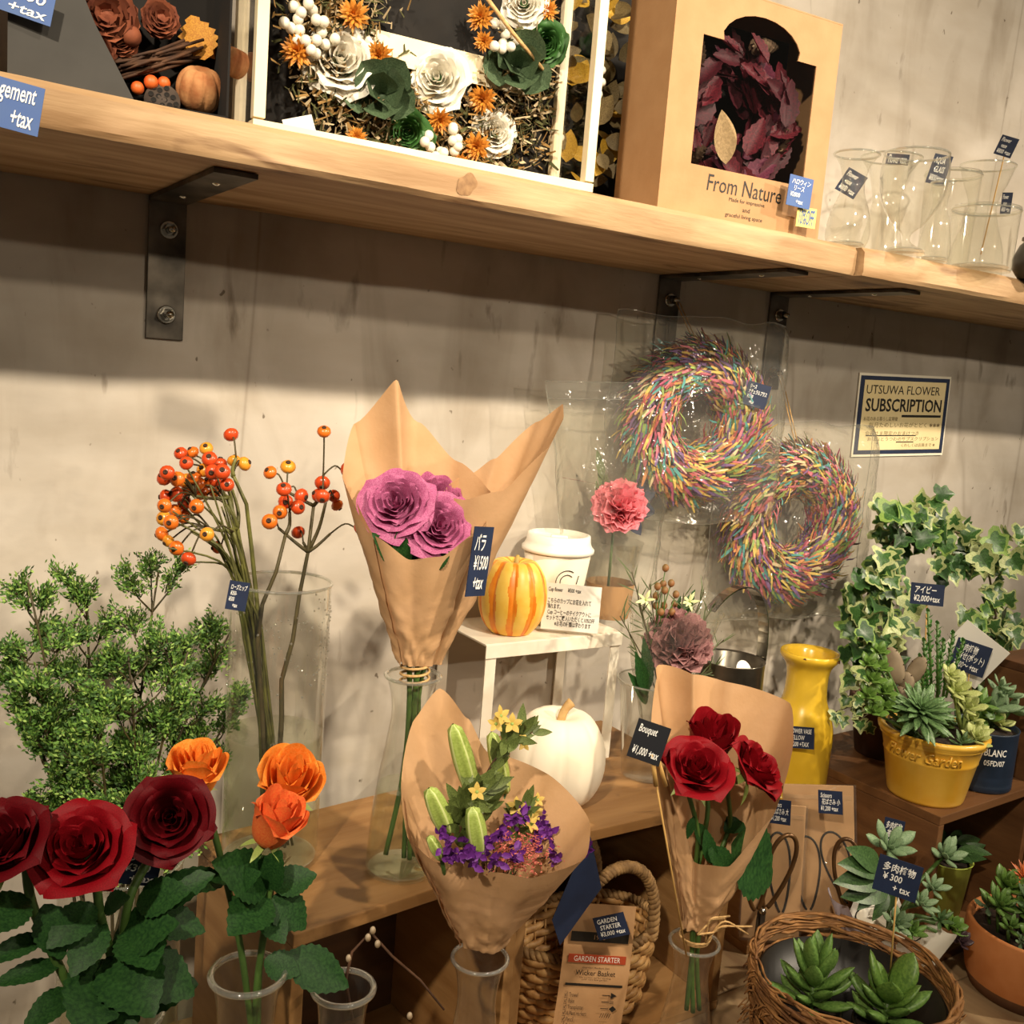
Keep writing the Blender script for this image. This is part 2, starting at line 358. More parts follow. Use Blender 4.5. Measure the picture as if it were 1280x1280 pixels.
CD = (pm('wood_brown_side', '57371E', '7A5331', 5, .5, .15, 30, stretch=(9, 1.2, 9), detail=8, lo=.25, hi=.75), CR[1])
MA, _ = base_frame((.331, -.374, ZT), (.331 + .99, -.374 + .125, ZT))
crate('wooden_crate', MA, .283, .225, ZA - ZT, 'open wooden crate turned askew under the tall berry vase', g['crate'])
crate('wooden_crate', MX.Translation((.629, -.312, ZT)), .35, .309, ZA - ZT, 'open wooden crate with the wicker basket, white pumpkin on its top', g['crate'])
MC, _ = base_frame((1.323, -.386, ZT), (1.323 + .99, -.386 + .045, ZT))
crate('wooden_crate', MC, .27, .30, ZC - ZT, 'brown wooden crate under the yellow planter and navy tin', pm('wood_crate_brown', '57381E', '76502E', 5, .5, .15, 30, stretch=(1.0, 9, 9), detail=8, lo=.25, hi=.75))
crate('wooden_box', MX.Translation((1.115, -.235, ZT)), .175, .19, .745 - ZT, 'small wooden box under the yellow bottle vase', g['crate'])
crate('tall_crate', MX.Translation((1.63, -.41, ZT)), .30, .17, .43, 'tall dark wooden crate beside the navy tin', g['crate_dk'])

# ------------------------------------------------------------------ plant library
def leaf_mesh(name, mats, W=.34, fold=.25, curl=-.15, serr=.02, nv=10, nu=4, tip=.85):
    def fn(u, v):
        x = (u - .5) * 2; wv = W * max(0, math.sin(PI * min(1, v ** tip))) ** .85 if 0 < v < 1 else 0.004
        if abs(x) > .99: wv += serr * (1 if int(v * nv + .5) % 2 else -1) * (1 if 0 < v < 1 else 0)
        return (x * wv, fold * abs(x * wv) + curl * v * v, v)
    return MB().grid(fn, nu, nv).mesh(name, mats)
def leafM(p, d, nrm, s, sx=None):
    z = V(d).normalized(); y = V(nrm) - z * V(nrm).dot(z); y.normalize(); x = y.cross(z)
    return MX.Translation(V(p)) @ MX((x, y, z)).transposed().to_4x4() @ MX.Diagonal((sx or s, s, s, 1))
def rose_rings(kind, mat):
    key = (kind, mat.name)
    if key in _font_cache: return _font_cache[key]
    if kind == 'open':
        R = [(2, .03, .10, .2, 1.0, 2.0, 0), (3, .04, .2, .18, 1.02, 1.5, .0), (3, .06, .32, .12, 1.0, 1.35, .02), (4, .1, .44, .08, 1.0, 1.1, .05), (5, .14, .58, .04, .97, .98, .09), (5, .18, .74, .02, .90, .98, .17), (5, .2, .88, 0, .76, 1.0, .26)]
    elif kind == 'ruffle':
        R = [(3, .03, .12, .2, .86, 1.6, 0), (4, .04, .24, .18, .9, 1.2, .02), (5, .06, .38, .12, .88, 1.0, .04), (5, .08, .52, .08, .82, 1.0, .06), (6, .14, .66, .04, .80, .9, .10), (6, .16, .82, .02, .70, .9, .18), (6, .18, .96, 0, .56, .95, .28)]
    else:  # bud
        R = [(2, .03, .12, .3, 2.02, 2.0, 0), (3, .05, .26, .2, 2.06, 1.5, .02), (3, .1, .42, .12, 2.02, 1.4, .04), (4, .22, .62, .06, 1.95, 1.2, .08), (4, .3, .76, .02, 1.86, 1.15, .11), (3, .34, .84, 0, 1.66, 1.2, .17)]
    out = []
    for k, (n, rb, rt, z0, h, wd, curl) in enumerate(R):
        for var in range(2):
            sd = k * 7 + var * 3.7
            def fn(u, v):
                uu = (u - .5) * 2
                wv = wd * (.45 + .55 * math.sin(PI * (.12 + .5 * v)))
                if v > .6: wv *= 1 - .30 * ((v - .6) / .4) ** 2
                a = uu * wv
                e = max(0, v - .55) / .45
                r = rb + (rt - rb) * math.sin(min(1, v * 1.05) * PI / 2) ** (.65 if kind != 'bud' else .5) + curl * e * e * (1 + .35 * uu * uu)
                rf = .03 if kind == 'ruffle' else .018
                r += (rf * math.sin(uu * 5 + sd) * v * v + .05 * NZ.noise(V((uu * 1.5 + sd, v * 2, sd))) * v) * (rt ** .5)
                z = z0 + (h - z0) * v - curl * .55 * e * e - .26 * abs(uu) ** 2.4 * v * v * (h - z0) + (rf * .9 * math.cos(uu * 6 + sd) * v ** 4)
                return (r * math.cos(a), r * math.sin(a), z)
            out.append((k, n, MB().grid(fn, 14, 9).mesh('petal', mat)))
    _font_cache[key] = out; return out
def bloom(parent, M, mat, kind='open', R=.035, seed=0, skip=0):
    rnd = random.Random(seed); rings = rose_rings(kind, mat); k0 = -1; a0 = 0
    for (k, n, me) in rings[::2]:
        if skip and k >= len(rings) // 2 - skip: continue
        a0 = rnd.uniform(0, 6.28); alt = rings[k * 2 + 1][2]
        for i in range(n):
            s = R * rnd.uniform(.95, 1.05)
            inst(me if i % 2 else alt, 'petal', parent, M @ MX.Rotation(a0 + i * 2 * PI / n + rnd.uniform(-.12, .12), 4, 'Z') @ MX.Rotation(rnd.uniform(-.05, .06), 4, 'Y') @ MX.Scale(s, 4))
SEPAL = leaf_mesh('sepal', g['sepal'], W=.16, fold=.2, curl=-.35, serr=0, nv=6, nu=2)
RLEAF = leaf_mesh('leaf', g['green'], W=.33, fold=.16, curl=-.18, serr=.014, nv=18, nu=4)
def rose(label, px, py, Y, Rpx, axis, mat, stem, kind='open', leaves=(), group=None, seed=0, skip=0, name='rose', stem_r=.0028, hgt=None):
    """bloom centred on the pixel's point at depth Y; stem = list of (px,py,Y); leaves = (px,py,Y, tipx,tipy,tipY, size scale)"""
    c = P(px, py, Y); R = Rpx * S(c); ax = V(axis).normalized()
    hh = hgt or (.5 if kind != 'bud' else 1.0)
    b = c - ax * R * hh
    t = T(name, label, 'flower', b, group=group)
    M = aim((0, 0, 0), ax)
    bloom(t, M, mat, kind, R, seed, skip)
    MB().lathe([(.0001, -.24), (.10, -.2), (.17, -.1), (.18, 0), (.12, .1), (.05, .12)], 10).build('hip', g['stem'], t, True, M @ MX.Scale(R, 4))
    for i in range(5):
        a = i * 2 * PI / 5 + seed
        inst(SEPAL, 'sepal', t, M @ MX.Rotation(a, 4, 'Z') @ MX.Translation((.1 * R, 0, -.03 * R)) @ MX.Rotation(1.75 + .25 * math.sin(i * 3 + seed), 4, 'Y') @ MX.Rotation(PI / 2, 4, 'Z') @ MX.Scale(R * .85, 4))
    pts = [b - ax * R * .2, b - ax * R * .75] + [P(*s) for s in stem]
    sm = []
    for i in range(len(pts) - 1):          # Catmull-Rom through the points
        p0, p1, p2, p3 = pts[max(0, i - 1)], pts[i], pts[i + 1], pts[min(len(pts) - 1, i + 2)]
        for k in range(5):
            tt_ = k / 5; sm.append(.5 * ((2 * p1) + (p2 - p0) * tt_ + (2 * p0 - 5 * p1 + 4 * p2 - p3) * tt_ ** 2 + (3 * p1 - p0 - 3 * p2 + p3) * tt_ ** 3))
    sm.append(pts[-1])
    MB().tube([p - b for p in sm], stem_r, 8).build('stem', g['stem'], t)
    add_leaves(t, b, leaves)
    return t
def add_leaves(t, b, leaves, me=RLEAF, nm='leaf'):
    for (x0, y0, Y0, x1, y1, Y1, *ws) in leaves:
        p0 = P(x0, y0, Y0); p1 = P(x1, y1, Y1); d = p1 - p0; L = d.length
        wf = ws[0] if ws else 1; nr = V((CAM - p0)).normalized() + V((0, 0, .5)); 
        if len(ws) > 1: nr = nr + V(ws[1])
        inst(me, nm, t, leafM(p0 - b, d, nr, L, L * wf))
def carnation_petal(mat):
    def fn(u, v):
        a = (u - .5) * 1.5 * (.3 + .7 * v); r = v * (1 + (.06 * (1 if int(u * 8) % 2 else -1) if v > .95 else 0))
        return (r * math.sin(a), .13 * math.sin(u * 14) * v ** 2 + .12 * v * v, r * math.cos(a))
    return MB().grid(fn, 8, 5).mesh('petal', mat)
def carnation(parent, c, axis, R, mat, n=46, seed=1, spread=1.55):
    rnd = random.Random(seed); me = carnation_petal(mat); M = aim(c, axis)
    for i in range(n):
        a = i * 2.39996; t = math.sqrt((i + .5) / n) * spread
        inst(me, 'petal', parent, M @ MX.Rotation(a, 4, 'Z') @ MX.Rotation(t * rnd.uniform(.85, 1.1), 4, 'X') @ MX.Rotation(rnd.uniform(-.8, .8), 4, 'Z') @ MX.Scale(R * rnd.uniform(.85, 1.08), 4))
def fat_mesh(name, mat, W=.2, flat=.5, curl=.25, tip=1.5, n=8, m=8):
    vs = []; fs = []
    for i in range(m + 1):
        v = i / m; r = W * (math.sin(PI * min(.985, max(.06, v ** tip if tip > 1 else v))) ** .75)
        if i == m: r = .006
        for j in range(n):
            a = 2 * PI * j / n; vs.append((r * math.cos(a), r * flat * math.sin(a) + curl * v * v, v))
    for i in range(m):
        for j in range(n): fs.append((i * n + j, i * n + (j + 1) % n, (i + 1) * n + (j + 1) % n, (i + 1) * n + j))
    return MB().add(vs, fs).mesh(name, mat)
def rosette(parent, M, n, L, me, t0=.15, t1=1.35, s0=.45, s1=1.0, seed=0, h=0, nm='leaf'):
    rnd = random.Random(seed)
    for i in range(n):
        t = (i + .5) / n; tilt = t0 + (t1 - t0) * t ** .8 + rnd.uniform(-.08, .08); s = L * (s0 + (s1 - s0) * min(1, t * 1.6)) * rnd.uniform(.9, 1.08)
        inst(me, nm, parent, M @ MX.Translation((0, 0, h * (1 - t))) @ MX.Rotation(i * 2.39996 + rnd.uniform(-.15, .15), 4, 'Z') @ MX.Rotation(-tilt, 4, 'X') @ MX.Scale(s, 4))
FAT = {k: fat_mesh('fat_leaf_' + k, m, *a) for k, m, a in (
 ('green', pm('succ_green', '4C6E30', '6E9046', 20, .45), (.19, .5, -.12, 1.2)),
 ('pale', pm('succ_pale', '98A45A', 'BBC280', 20, .5), (.26, .3, -.2, 1.5)),
 ('grey', pm('succ_grey', '66825E', '869E78', 20, .55), (.2, .45, -.15, 1.4)),
 ('dark', pm('succ_dark', '3E5A34', '5E7A4A', 20, .45), (.15, .3, -.18, 1.2)),
 ('brt', pm('succ_bright', '48692A', '68883A', 20, .4), (.3, .3, -.2, 1.3)),
 ('purple', pm('succ_purple', '2E2226', '4A343A', 20, .4), (.28, .3, -.2, 1.4)))}
# glass vessels
def vessel(name, label, cat, base, prof, water=None, group=None, rim=.0018, n=40, mat='glass', wmat='water', fn=None):
    t = T(name, label, cat, base, group=group)
    b0 = prof[0][0]
    MB().lathe([(.0001, .0006), (b0 * .96, .0006)] + prof[0:], n, fn=fn).build('body', g[mat], t)
    MB().lathe([(.0001, .006), (b0 * .9, .006), (b0 * .98, .004)], n).build('glass_base', g['rimg'], t)
    r, z = prof[-1]
    MB().tube([(r * math.cos(a * PI / 20), r * math.sin(a * PI / 20), z) for a in range(40)], rim, 8, closed=True).build('rim', g['rimg'], t)
    if water:
        wp = [(.0001, .007)]
        for (a, b) in zip(prof, prof[1:]):
            if a[1] < water: wp.append((max(.001, a[0] - .0012), max(a[1], .007)))
            if a[1] < water <= b[1]:
                k = (water - a[1]) / (b[1] - a[1]); rw = a[0] + (b[0] - a[0]) * k - .0012; wp.append((rw, water))
        wo = MB().lathe(wp, n).build('water', g[wmat], t)
        MB().lathe([(.0001, water + .0003), (rw, water + .0003)], n).build('water_surface', g['wsurf'], wo)
    return t
def price_tag(label, px, py, Y, wpx, hpx, lines, roll=0, yaw=None, pitch=0, card='navy', ink='ink', stick=None, name='price_tag', cat='price tag', rect=.8, clip=False, align='LEFT', th=.0008, shear=.15, group=None, tuck=None):
    c = P(px, py, Y); s = S(c)
    ya = to_cam_yaw(c) if yaw is None else yaw
    M = MX.Translation(c) @ MX.Rotation(ya, 4, 'Z') @ MX.Rotation(pitch, 4, 'X') @ MX.Rotation(math.radians(roll), 4, 'Y')
    t = T(name, label, cat, M=M, group=group)
    wd, ht = wpx * s, hpx * s
    MB().box(-wd / 2, wd / 2, 0, th, -ht / 2, ht / 2).build('card', g[card], t, False)
    if lines:
        me = text_mesh(lines, wd * rect, ht * rect, g[ink], align, shear=shear, bold=.012)
        if me: inst(me, 'lettering', t, MX.Translation((0, -.0005, 0)))
    Mi = M.inverted()
    if stick:
        q1 = Mi @ stick
        MB().tube([(0, .0012 + th, 0), q1], .0011, 6).build('stick', pm('bamboo', 'C9A05C', None, rough=.6), t)
    return t

# ------------------------------------------------------------------ things on the wall shelf
# charcoal gift box with a slanted window, autumn wreath inside
a0, a1 = PZ(9, 98, ZS), PZ(286, 148, ZS)
MG, wg = base_frame(a0, a1)
t = T('gift_box', 'charcoal gift box with slanted open front beside the wooden framed box', 'box', M=MG)
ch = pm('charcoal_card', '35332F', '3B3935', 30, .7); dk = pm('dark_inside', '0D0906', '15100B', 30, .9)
s_ = S(a0)
MB().poly([(0, 0), (150 * s_, 0), (100 * s_, .055), (40 * s_, .14), (0, .25)], 0, .002).build('front_flap', ch, t, False)
MB().box(0, .002, .0022, .085, 0, .25).build('side_panel', ch, t, False)
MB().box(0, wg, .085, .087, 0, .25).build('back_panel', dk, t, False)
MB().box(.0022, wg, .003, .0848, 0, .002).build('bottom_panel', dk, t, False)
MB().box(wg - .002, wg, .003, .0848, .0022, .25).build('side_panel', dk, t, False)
Yw = a0.y + .03
def cone(parent, c, axis, R, L, mat, n=60, nm='pine_cone', open_=.9):
    mb = MB(); sc_ = [( -.5, 0, 0), (.5, 0, 0), (.62, .12, .7), (0, .22, 1.0), (-.62, .12, .7)]
    for i in range(n):
        t_ = i / n; a = i * 2.39996; r = R * (.35 + .65 * math.sin(PI * min(1, t_ * .8 + .2))) ; z = L * (t_ - .5)
        M = MX.Rotation(a, 4, 'Z') @ MX.Translation((0, r * .35, z)) @ MX.Rotation(-open_ * (1.25 - t_), 4, 'X') @ MX.Scale(r * .75, 4)
        mb.add(sc_, [(0, 1, 2, 3, 4)], 0, M)
    mb.ball((0, 0, 0), (R * .4, R * .4, L * .5), 8, 6)
    return mb.build(nm, mat, parent, False, aim(c, axis))
def pumpkin(mb, R, H, ribs=9, depth=.1, mi=0, M=None, n=72, m=20, sharp=1):
    def fn(a, z): return 1 - depth * (1 - abs(math.sin(a * ribs / 2)) ** .6)
    prof = []
    for i in range(m + 1):
        t = PI * i / m; r = math.sin(t) ** .8 if 0 < t < PI else .002; z = -math.cos(t)
        z2 = z * (1 - .28 * max(0, 1 - r * 1.7)) if abs(z) > .3 else z
        prof.append((max(.002, r) * R, (z2 + .86) * H / 1.6))
    return mb.lathe(prof, n, mi, M, fn)
Yw = a0.y + .045
t = T('autumn_wreath', 'brown autumn wreath of twigs, cones and a small pumpkin in the charcoal box', 'wreath', P(180, 100, Yw)); b = t.location.copy()
L_ = lambda x, y, dy=0: P(x, y, Yw + dy) - b
bark = pm('dry_brown', '6B3420', '8A4A2C', 60, .8); twg = pm('dark_twig', '3A2416', '5A3A22', 60, .8)
for (x, y, r, e) in ((135, 22, 40, .9), (120, 62, 26, 1), (200, 25, 26, 1.0), (155, 55, 20, 1), (95, 35, 24, 1)):
    cone(t, L_(x, y), (U(-.5, .3), -1, U(-.2, .5)), r * s_ * 1.05, r * s_ * 1.1, bark, 44, 'pine_cone')
tm = MB()
for i in range(26):
    x0, y0 = 140 + U(-6, 14), 88 + U(-12, 12); x1, y1 = 245 + U(-16, 10), 62 + U(-14, 16)
    tm.tube([L_(x0, y0, U(-.01, .02)), L_((x0 + x1) / 2, (y0 + y1) / 2 + U(-3, 3), U(-.02, 0)), L_(x1, y1, U(-.01, .02))], .0014, 5)
tm.build('twig_bundle', twg, t)['kind'] = 'stuff'
pk = pm('dusty_pumpkin', '9A5B30', 'C08A58', 60, .85, .4, 160)
R = 33 * s_
MPk = aim(L_(250, 113, -.012), (-.1, -.5, 1)) @ MX.Translation((0, 0, -R * .8))
pumpkin(MB(), R, R * 1.55, 9, .12).build('small_pumpkin', pk, t, True, MPk)
pumpkin(MB(), R * .7, R * 1.1, 9, .12).build('small_pumpkin', pk, t, True, aim(L_(292, 78, .015), (.2, -.4, 1)) @ MX.Translation((0, 0, -R * .6)))
ob = pm('orange_berry', 'C84A1C', 'DE6A2A', 60, .5)
for (x, y, r) in ((172, 110, 9), (189, 103, 10), (205, 104, 9), (164, 45, 14)):
    MB().ball((0, 0, 0), r * s_).build('berry', ob if r < 12 else bark, t, True, MX.Translation(L_(x, y, -.01)))
lp = MB().lathe([(.002, -.02), (.012, -.012), (24 * s_, 0), (24 * s_, .004), (.0005, .006)], 24).build('lotus_pod', pm('lotus_pod', '3A3029', '4C4036', 60, .8), t, True, aim(L_(203, 128, -.012), (-.3, -1, .25)))
for i in range(16):
    r = 21 * s_ * math.sqrt((i + .5) / 16); a = i * 2.4
    MB().lathe([(.0001, 0), (.0024, .0006)], 8).build('seed_hole', dk, lp, True, MX.Translation((r * math.cos(a), r * math.sin(a), .0052)))
yl = pm('autumn_leaf', 'C07814', 'E0A22C', 30, .6, .2, 80, thin=.15)
AL = leaf_mesh('leaf', yl, W=.42, fold=.15, curl=-.2, serr=.05, nv=12)
inst(AL, 'leaf', t, leafM(L_(256, 75), P(238, 14, Yw) - P(256, 75, Yw), (-.4, -1, .3), 62 * s_))
inst(AL, 'leaf', t, leafM(L_(262, 72, .01), P(292, 40, Yw) - P(262, 72, Yw), (-.4, -1, .2), 44 * s_))

# box with pale wood edges and clear sides
p0, p1 = PZ(316, 161, ZS), PZ(741, 241, ZS)
MF, wf = base_frame(p0, p1)
pine = pm('pale_pine', 'E9D7AE', 'F2E4C4', 12, .55, stretch=(1, 1, 1))
t = T('display_box', 'clear box edged in pale wood strips holding the white flower wreath', 'box', M=MF)
e = .011; dpt = .085; hb = .34
for (x, y) in ((0, 0), (wf - e, 0), (0, dpt - e), (wf - e, dpt - e)):
    MB().box(x, x + e, y, y + e, e, hb, bev=.0006).build('post', pine, t, False)
for y in (0, dpt - e): MB().box(0, wf, y, y + e, 0.0002, e * .85, bev=.0006).build('rail', pine, t, False)
for x in (0, wf - e): MB().box(x, x + e, e, dpt - e, .0002, e * .85).build('rail', pine, t, False)
for y in (0, dpt - e): MB().box(0, wf, y, y + e, hb, hb + e).build('rail', pine, t, False)
MB().box(wf * .36, wf * .86, dpt - e, dpt - e + .002, .105, .135).build('rail', pine, t, False)
for x in (.004, wf - .005): MB().box(x, x + .001, e, dpt - e, e, hb).build('side_pane', g['film'], t, False)
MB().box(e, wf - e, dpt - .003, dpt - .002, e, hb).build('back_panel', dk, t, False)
MB().box(.03, .06, 0, .0006, 0, .016).build('printed_slip', g['paper'], t, False, MX.Translation((.012, .03, -.006)) @ MX.Rotation(-.35, 4, 'Y') )
Yb = p0.y + .052
t = T('flower_wreath', 'wreath of white flowers, dark green rosettes and orange strawflowers in the clear box', 'wreath', P(560, 60, Yb)); b = t.location.copy()
L_ = lambda x, y, dy=0: P(x, y, Yb + dy) - b
sp = S(b)
wfl = pm('white_petal', 'E6E0CE', 'F2EEE2', 40, .6, thin=.15); dgr = pm('dark_green_petal', '34482E', '55694A', 25, .6, thin=.05)
bgr = pm('bright_green_petal', '2C5524', '3F6E2E', 40, .55); stw = pm('strawflower', 'B8691A', 'DE9C3C', 60, .5)
tocam = (CAM - P(560, 60, Yb)).normalized()
for (x, y, r) in ((425, 74, 38), (547, 98, 33), (618, 166, 25), (655, 4, 26), (455, -70, 34), (600, -95, 32)):
    f = inst(MB().lathe([(.0001, -.004), (.006, 0), (.003, .004)], 8).mesh('flower_heart', bgr), 'white_flower', t, aim(L_(x, y, .0), tocam + V((U(-.3, .3), 0, U(0, .5)))))
    bloom(f, MX.Translation((0, 0, -r * sp * .4)), wfl, 'ruffle', r * sp, x)
for (x, y, r) in ((478, 122, 47), (646, 88, 45), (520, -110, 44), (672, -55, 38)):
    f = inst(MB().ball((0, 0, 0), .006).mesh('rosette_heart', dgr), 'green_rosette', t, aim(L_(x, y, .0), tocam + V((0, 0, .35))))
    CUP = leaf_mesh('cup_petal', dgr, W=.46, fold=-.45, curl=-.35, serr=.01, nv=8, nu=6, tip=1.5)
    rosette(f, MX(), 8, r * sp * 1.15, CUP, .55, 1.5, .7, 1.0, x, nm='petal')
for (x, y, r) in ((509, 165, 22), (682, 54, 24), (530, 172, 12)):
    f = inst(MB().ball((0, 0, 0), .004).mesh('green_heart', bgr), 'green_flower', t, aim(L_(x, y, -.005), tocam))
    bloom(f, MX.Translation((0, 0, -r * sp * .4)), bgr, 'ruffle', r * sp, x)
SPK = leaf_mesh('petal', stw, W=.15, fold=.3, curl=.1, serr=0, nv=3, nu=2)
for (x, y, r) in ((442, 19, 19), (372, 64, 20), (549, 150, 17), (603, 124, 19), (596, 184, 19), (474, 70, 18), (601, 22, 18), (605, 52, 13), (684, 14, 15), (446, 172, 13), (575, 205, 14), (405, -40, 18), (560, -75, 18), (640, -120, 18), (480, -125, 17), (430, -105, 16)):
    f = inst(MB().ball((0, 0, 0), .0035).mesh('strawflower_heart', stw), 'strawflower', t, aim(L_(x, y, -.008), tocam + V((U(-.5, .5), 0, U(-.3, .3)))))
    rosette(f, MX(), 46, r * sp * 1.05, SPK, .1, 1.45, .75, 1.0, x, nm='petal')
wb_ = pm('white_berry', 'D9CFB8', 'E8E2D0', 40, .5)
berries = [(x + U(-3, 3), y + U(-3, 3)) for (x, y) in ((368, 8), (376, 14), (388, 4), (392, 14), (371, 24), (374, 36), (393, 25), (404, 27), (402, 39), (396, 50), (389, 60), (405, 53), (416, 50), (371, 48), (380, 53), (397, 67), (358, 30), (366, 34), (534, 167), (533, 176), (537, 186), (548, 187), (546, 193), (555, 191), (565, 187), (568, 176), (572, 175), (574, 184), (565, 165), (566, 160), (621, 30), (628, 30), (634, 40), (642, 48), (631, 56), (621, 56), (629, 63), (639, 56))]
BM = MB().ball((0, 0, 0), 6.5 * sp, 10, 7).mesh('berry', wb_)
for (x, y) in berries: inst(BM, 'berry', t, MX.Translation(L_(x, y, -.014 + U(-.006, .006))))
fil = MB(); rnd = random.Random(3)
for i in range(9000):
    a = rnd.uniform(0, 2 * PI); rr = rnd.gauss(1, .2); x = 560 + 150 * rr * math.cos(a); y = 25 + 165 * rr * math.sin(a)
    p = L_(x, y, rnd.uniform(-.004, .018))
    if (p + b).z < ZS + .014 or y < -150 or not 338 < x < 692: continue
    d = V((rnd.gauss(0, 1), rnd.gauss(-.6, .6), rnd.gauss(.3, 1))).normalized() * rnd.uniform(.006, .015)
    o = d.orthogonal().normalized() * .0022
    fil.add([p - o, p + o, p + d + o * .6, p + d - o * .6], [(0, 1, 2, 3)], rnd.choice((0, 0, 1, 1, 2, 2)))
fo = fil.build('moss_filler', [pm('moss', '4A4A24', None, rough=.8), pm('dry_moss', '8A6A38', None, rough=.8), pm('gyp', 'B8A480', None, rough=.8)], t, False); fo['kind'] = 'stuff'
MB().tube([L_(606, -6, -.025), L_(640, 40, -.028), L_(683, 92, -.025)], .0022, 6).build('twine_bow', g['twine'], t)

# leaf wreath behind, in its own dark box
q0, q1 = PZ(688, 262, ZS), PZ(800, 282, ZS)
MH, wh = base_frame(V((q0.x, -.145, ZS)), V((q0.x + .19, -.145, ZS)))
t = T('gift_box', 'dark shallow box behind the kraft box holding golden leaves', 'box', M=MH)
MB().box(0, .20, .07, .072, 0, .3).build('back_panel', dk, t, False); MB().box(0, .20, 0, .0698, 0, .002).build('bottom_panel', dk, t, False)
t = T('leaf_wreath', 'wreath of golden and olive dried leaves between wood edged box and kraft box', 'wreath', P(740, 120, -.12)); b = t.location.copy()
gl1 = pm('golden_leaf', 'A8801E', 'C9A032', 30, .6, thin=.1); gl2 = pm('olive_leaf', '5A4A2A', '7A6A44', 30, .65, thin=.1)
GL = [leaf_mesh('leaf', m, W=.3, fold=.2, curl=.1, serr=0, nv=6, nu=2) for m in (gl1, gl2, gl2)]
rnd = random.Random(11)
for i in range(95):
    x = rnd.uniform(698, 796); y = rnd.uniform(-30, 232); p = P(x, y, -.12 + rnd.uniform(-.02, .02)) - b
    inst(rnd.choice(GL), 'leaf', t, leafM(p, (rnd.gauss(0, 1), rnd.gauss(-.3, .4), rnd.gauss(.4, .8)), (-.5, -1, .2 + rnd.gauss(0, .4)), rnd.uniform(.026, .042)))
for (x, y) in ((752, 88), (752, 103), (748, 118), (700, 172)): inst(BM, 'berry', t, MX.Translation(P(x, y, -.146) - b))

# kraft window box
KBX = pm('kraft_box_card', 'AC8258', 'B38A60', 30, .75, .1, 250)
k0, k1 = PZ(821, 263, ZS), PZ(1022, 299, ZS)
MK, wk = base_frame(k0, k1)
hk = P(1053, 32, k1.y).z - ZS; dk_ = .095
t = T('kraft_box', 'kraft cardboard box with arched window showing a burgundy leaf wreath', 'box', M=MK)
hx0, hx1, hz0, hz1, hz2 = .165 * wk, .86 * wk, .060, .205, .242
win = [(hx0, hz0), (hx1, hz0), (hx1, hz1), (hx1 - .12 * wk, hz1)] 
cx = (hx0 + hx1) / 2; rx = (hx1 - hx0) / 2 - .13 * wk
for i in range(1, 12): a = PI * i / 12; win.append((cx + rx * 1.12 * math.cos(a), hz1 + (hz2 - hz1) * math.sin(a)))
win += [(hx0 + .12 * wk, hz1), (hx0, hz1)]
bm = bmesh.new()
def loop(pts):
    vs = [bm.verts.new((x, 0, z)) for x, z in pts]; return [bm.edges.new((vs[i], vs[(i + 1) % len(vs)])) for i in range(len(vs))]
es = loop([(0, 0), (wk, 0), (wk, hk), (0, hk)]) + loop(win)
bmesh.ops.triangle_fill(bm, edges=es, use_beauty=True, use_dissolve=False)
r = bmesh.ops.extrude_face_region(bm, geom=bm.faces[:])
for v in [x for x in r['geom'] if isinstance(x, bmesh.types.BMVert)]: v.co.y += .0016
bmesh.ops.recalc_face_normals(bm, faces=bm.faces[:])
me = bpy.data.meshes.new('front_panel'); bm.to_mesh(me); bm.free(); me.materials.append(KBX); inst(me, 'front_panel', t)
for (x0, x1, y0, y1, z0, z1, nm) in ((0, .0016, .0018, dk_, 0, hk, 'side_panel'), (wk - .0016, wk, .0018, dk_, 0, hk, 'side_panel'), (.002, wk - .002, .002, dk_, 0, .0016, 'bottom_panel'), (.0, wk, .0, dk_, hk + .0002, hk + .0018, 'top_panel')):
    MB().box(x0, x1, y0, y1, z0, z1).build(nm, KBX, t, False)
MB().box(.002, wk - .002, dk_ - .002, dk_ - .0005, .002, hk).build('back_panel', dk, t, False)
MB().box(hx0 - .004, hx1 + .004, .0018, .0022, hz0 - .004, hz2 + .004).build('window_film', g['film'], t, False)
for (txt, x, z, w_, h_) in (('From Nature', .50, .043, .46, .019), ('Made for impressive', .52, .0275, .22, .006), ('and', .52, .0185, .045, .005), ('graceful living space', .51, .0095, .23, .006)):
    me = text_mesh(txt, w_ * wk, h_, g['black'], shear=.1 if 'From' in txt else 0)
    inst(me, 'lettering', t, MX.Translation((x * wk, -.0004, z)))
t = T('burgundy_wreath', 'burgundy dried leaf wreath with cones seen through the kraft box window', 'wreath', MK @ V((cx, .05, .15))); b = t.location.copy()
bu = [pm('burgundy_leaf', '470A18', '701828', 20, .6, thin=.1), pm('wine_leaf', '380814', '551020', 20, .6, thin=.1), pm('rust_leaf', 'A0522A', 'BF7038', 20, .6, thin=.1), pm('dusk_leaf', '551C34', '702C42', 20, .6, thin=.1)]
BL = [leaf_mesh('leaf', m, W=.25, fold=.55, curl=.2, serr=.02, nv=10, nu=4, tip=.7) for m in bu]
rnd = random.Random(5)
for i in range(130):
    a = rnd.uniform(0, 2 * PI); r = min(.074, rnd.gauss(.058, .014)); p = MK @ V((cx + r * 1.05 * math.cos(a), rnd.uniform(.014, .06), .128 + r * 1.05 * math.sin(a))) - b
    tg = V((-math.sin(a), abs(rnd.gauss(.0, .15)), math.cos(a))) + V((rnd.gauss(0, .5), 0, rnd.gauss(0, .5)))
    inst(BL[rnd.choice((0, 0, 0, 1, 1, 3, 2 if math.sin(a) > .3 and math.cos(a) < 0 else 0))], 'leaf', t, leafM(p, tg, (-.4 + rnd.gauss(0, .4), -1, .4 + rnd.gauss(0, .4)), rnd.uniform(.034, .056)))
cn = pm('grey_cone', '6B5440', '8E755C', 80, .8)
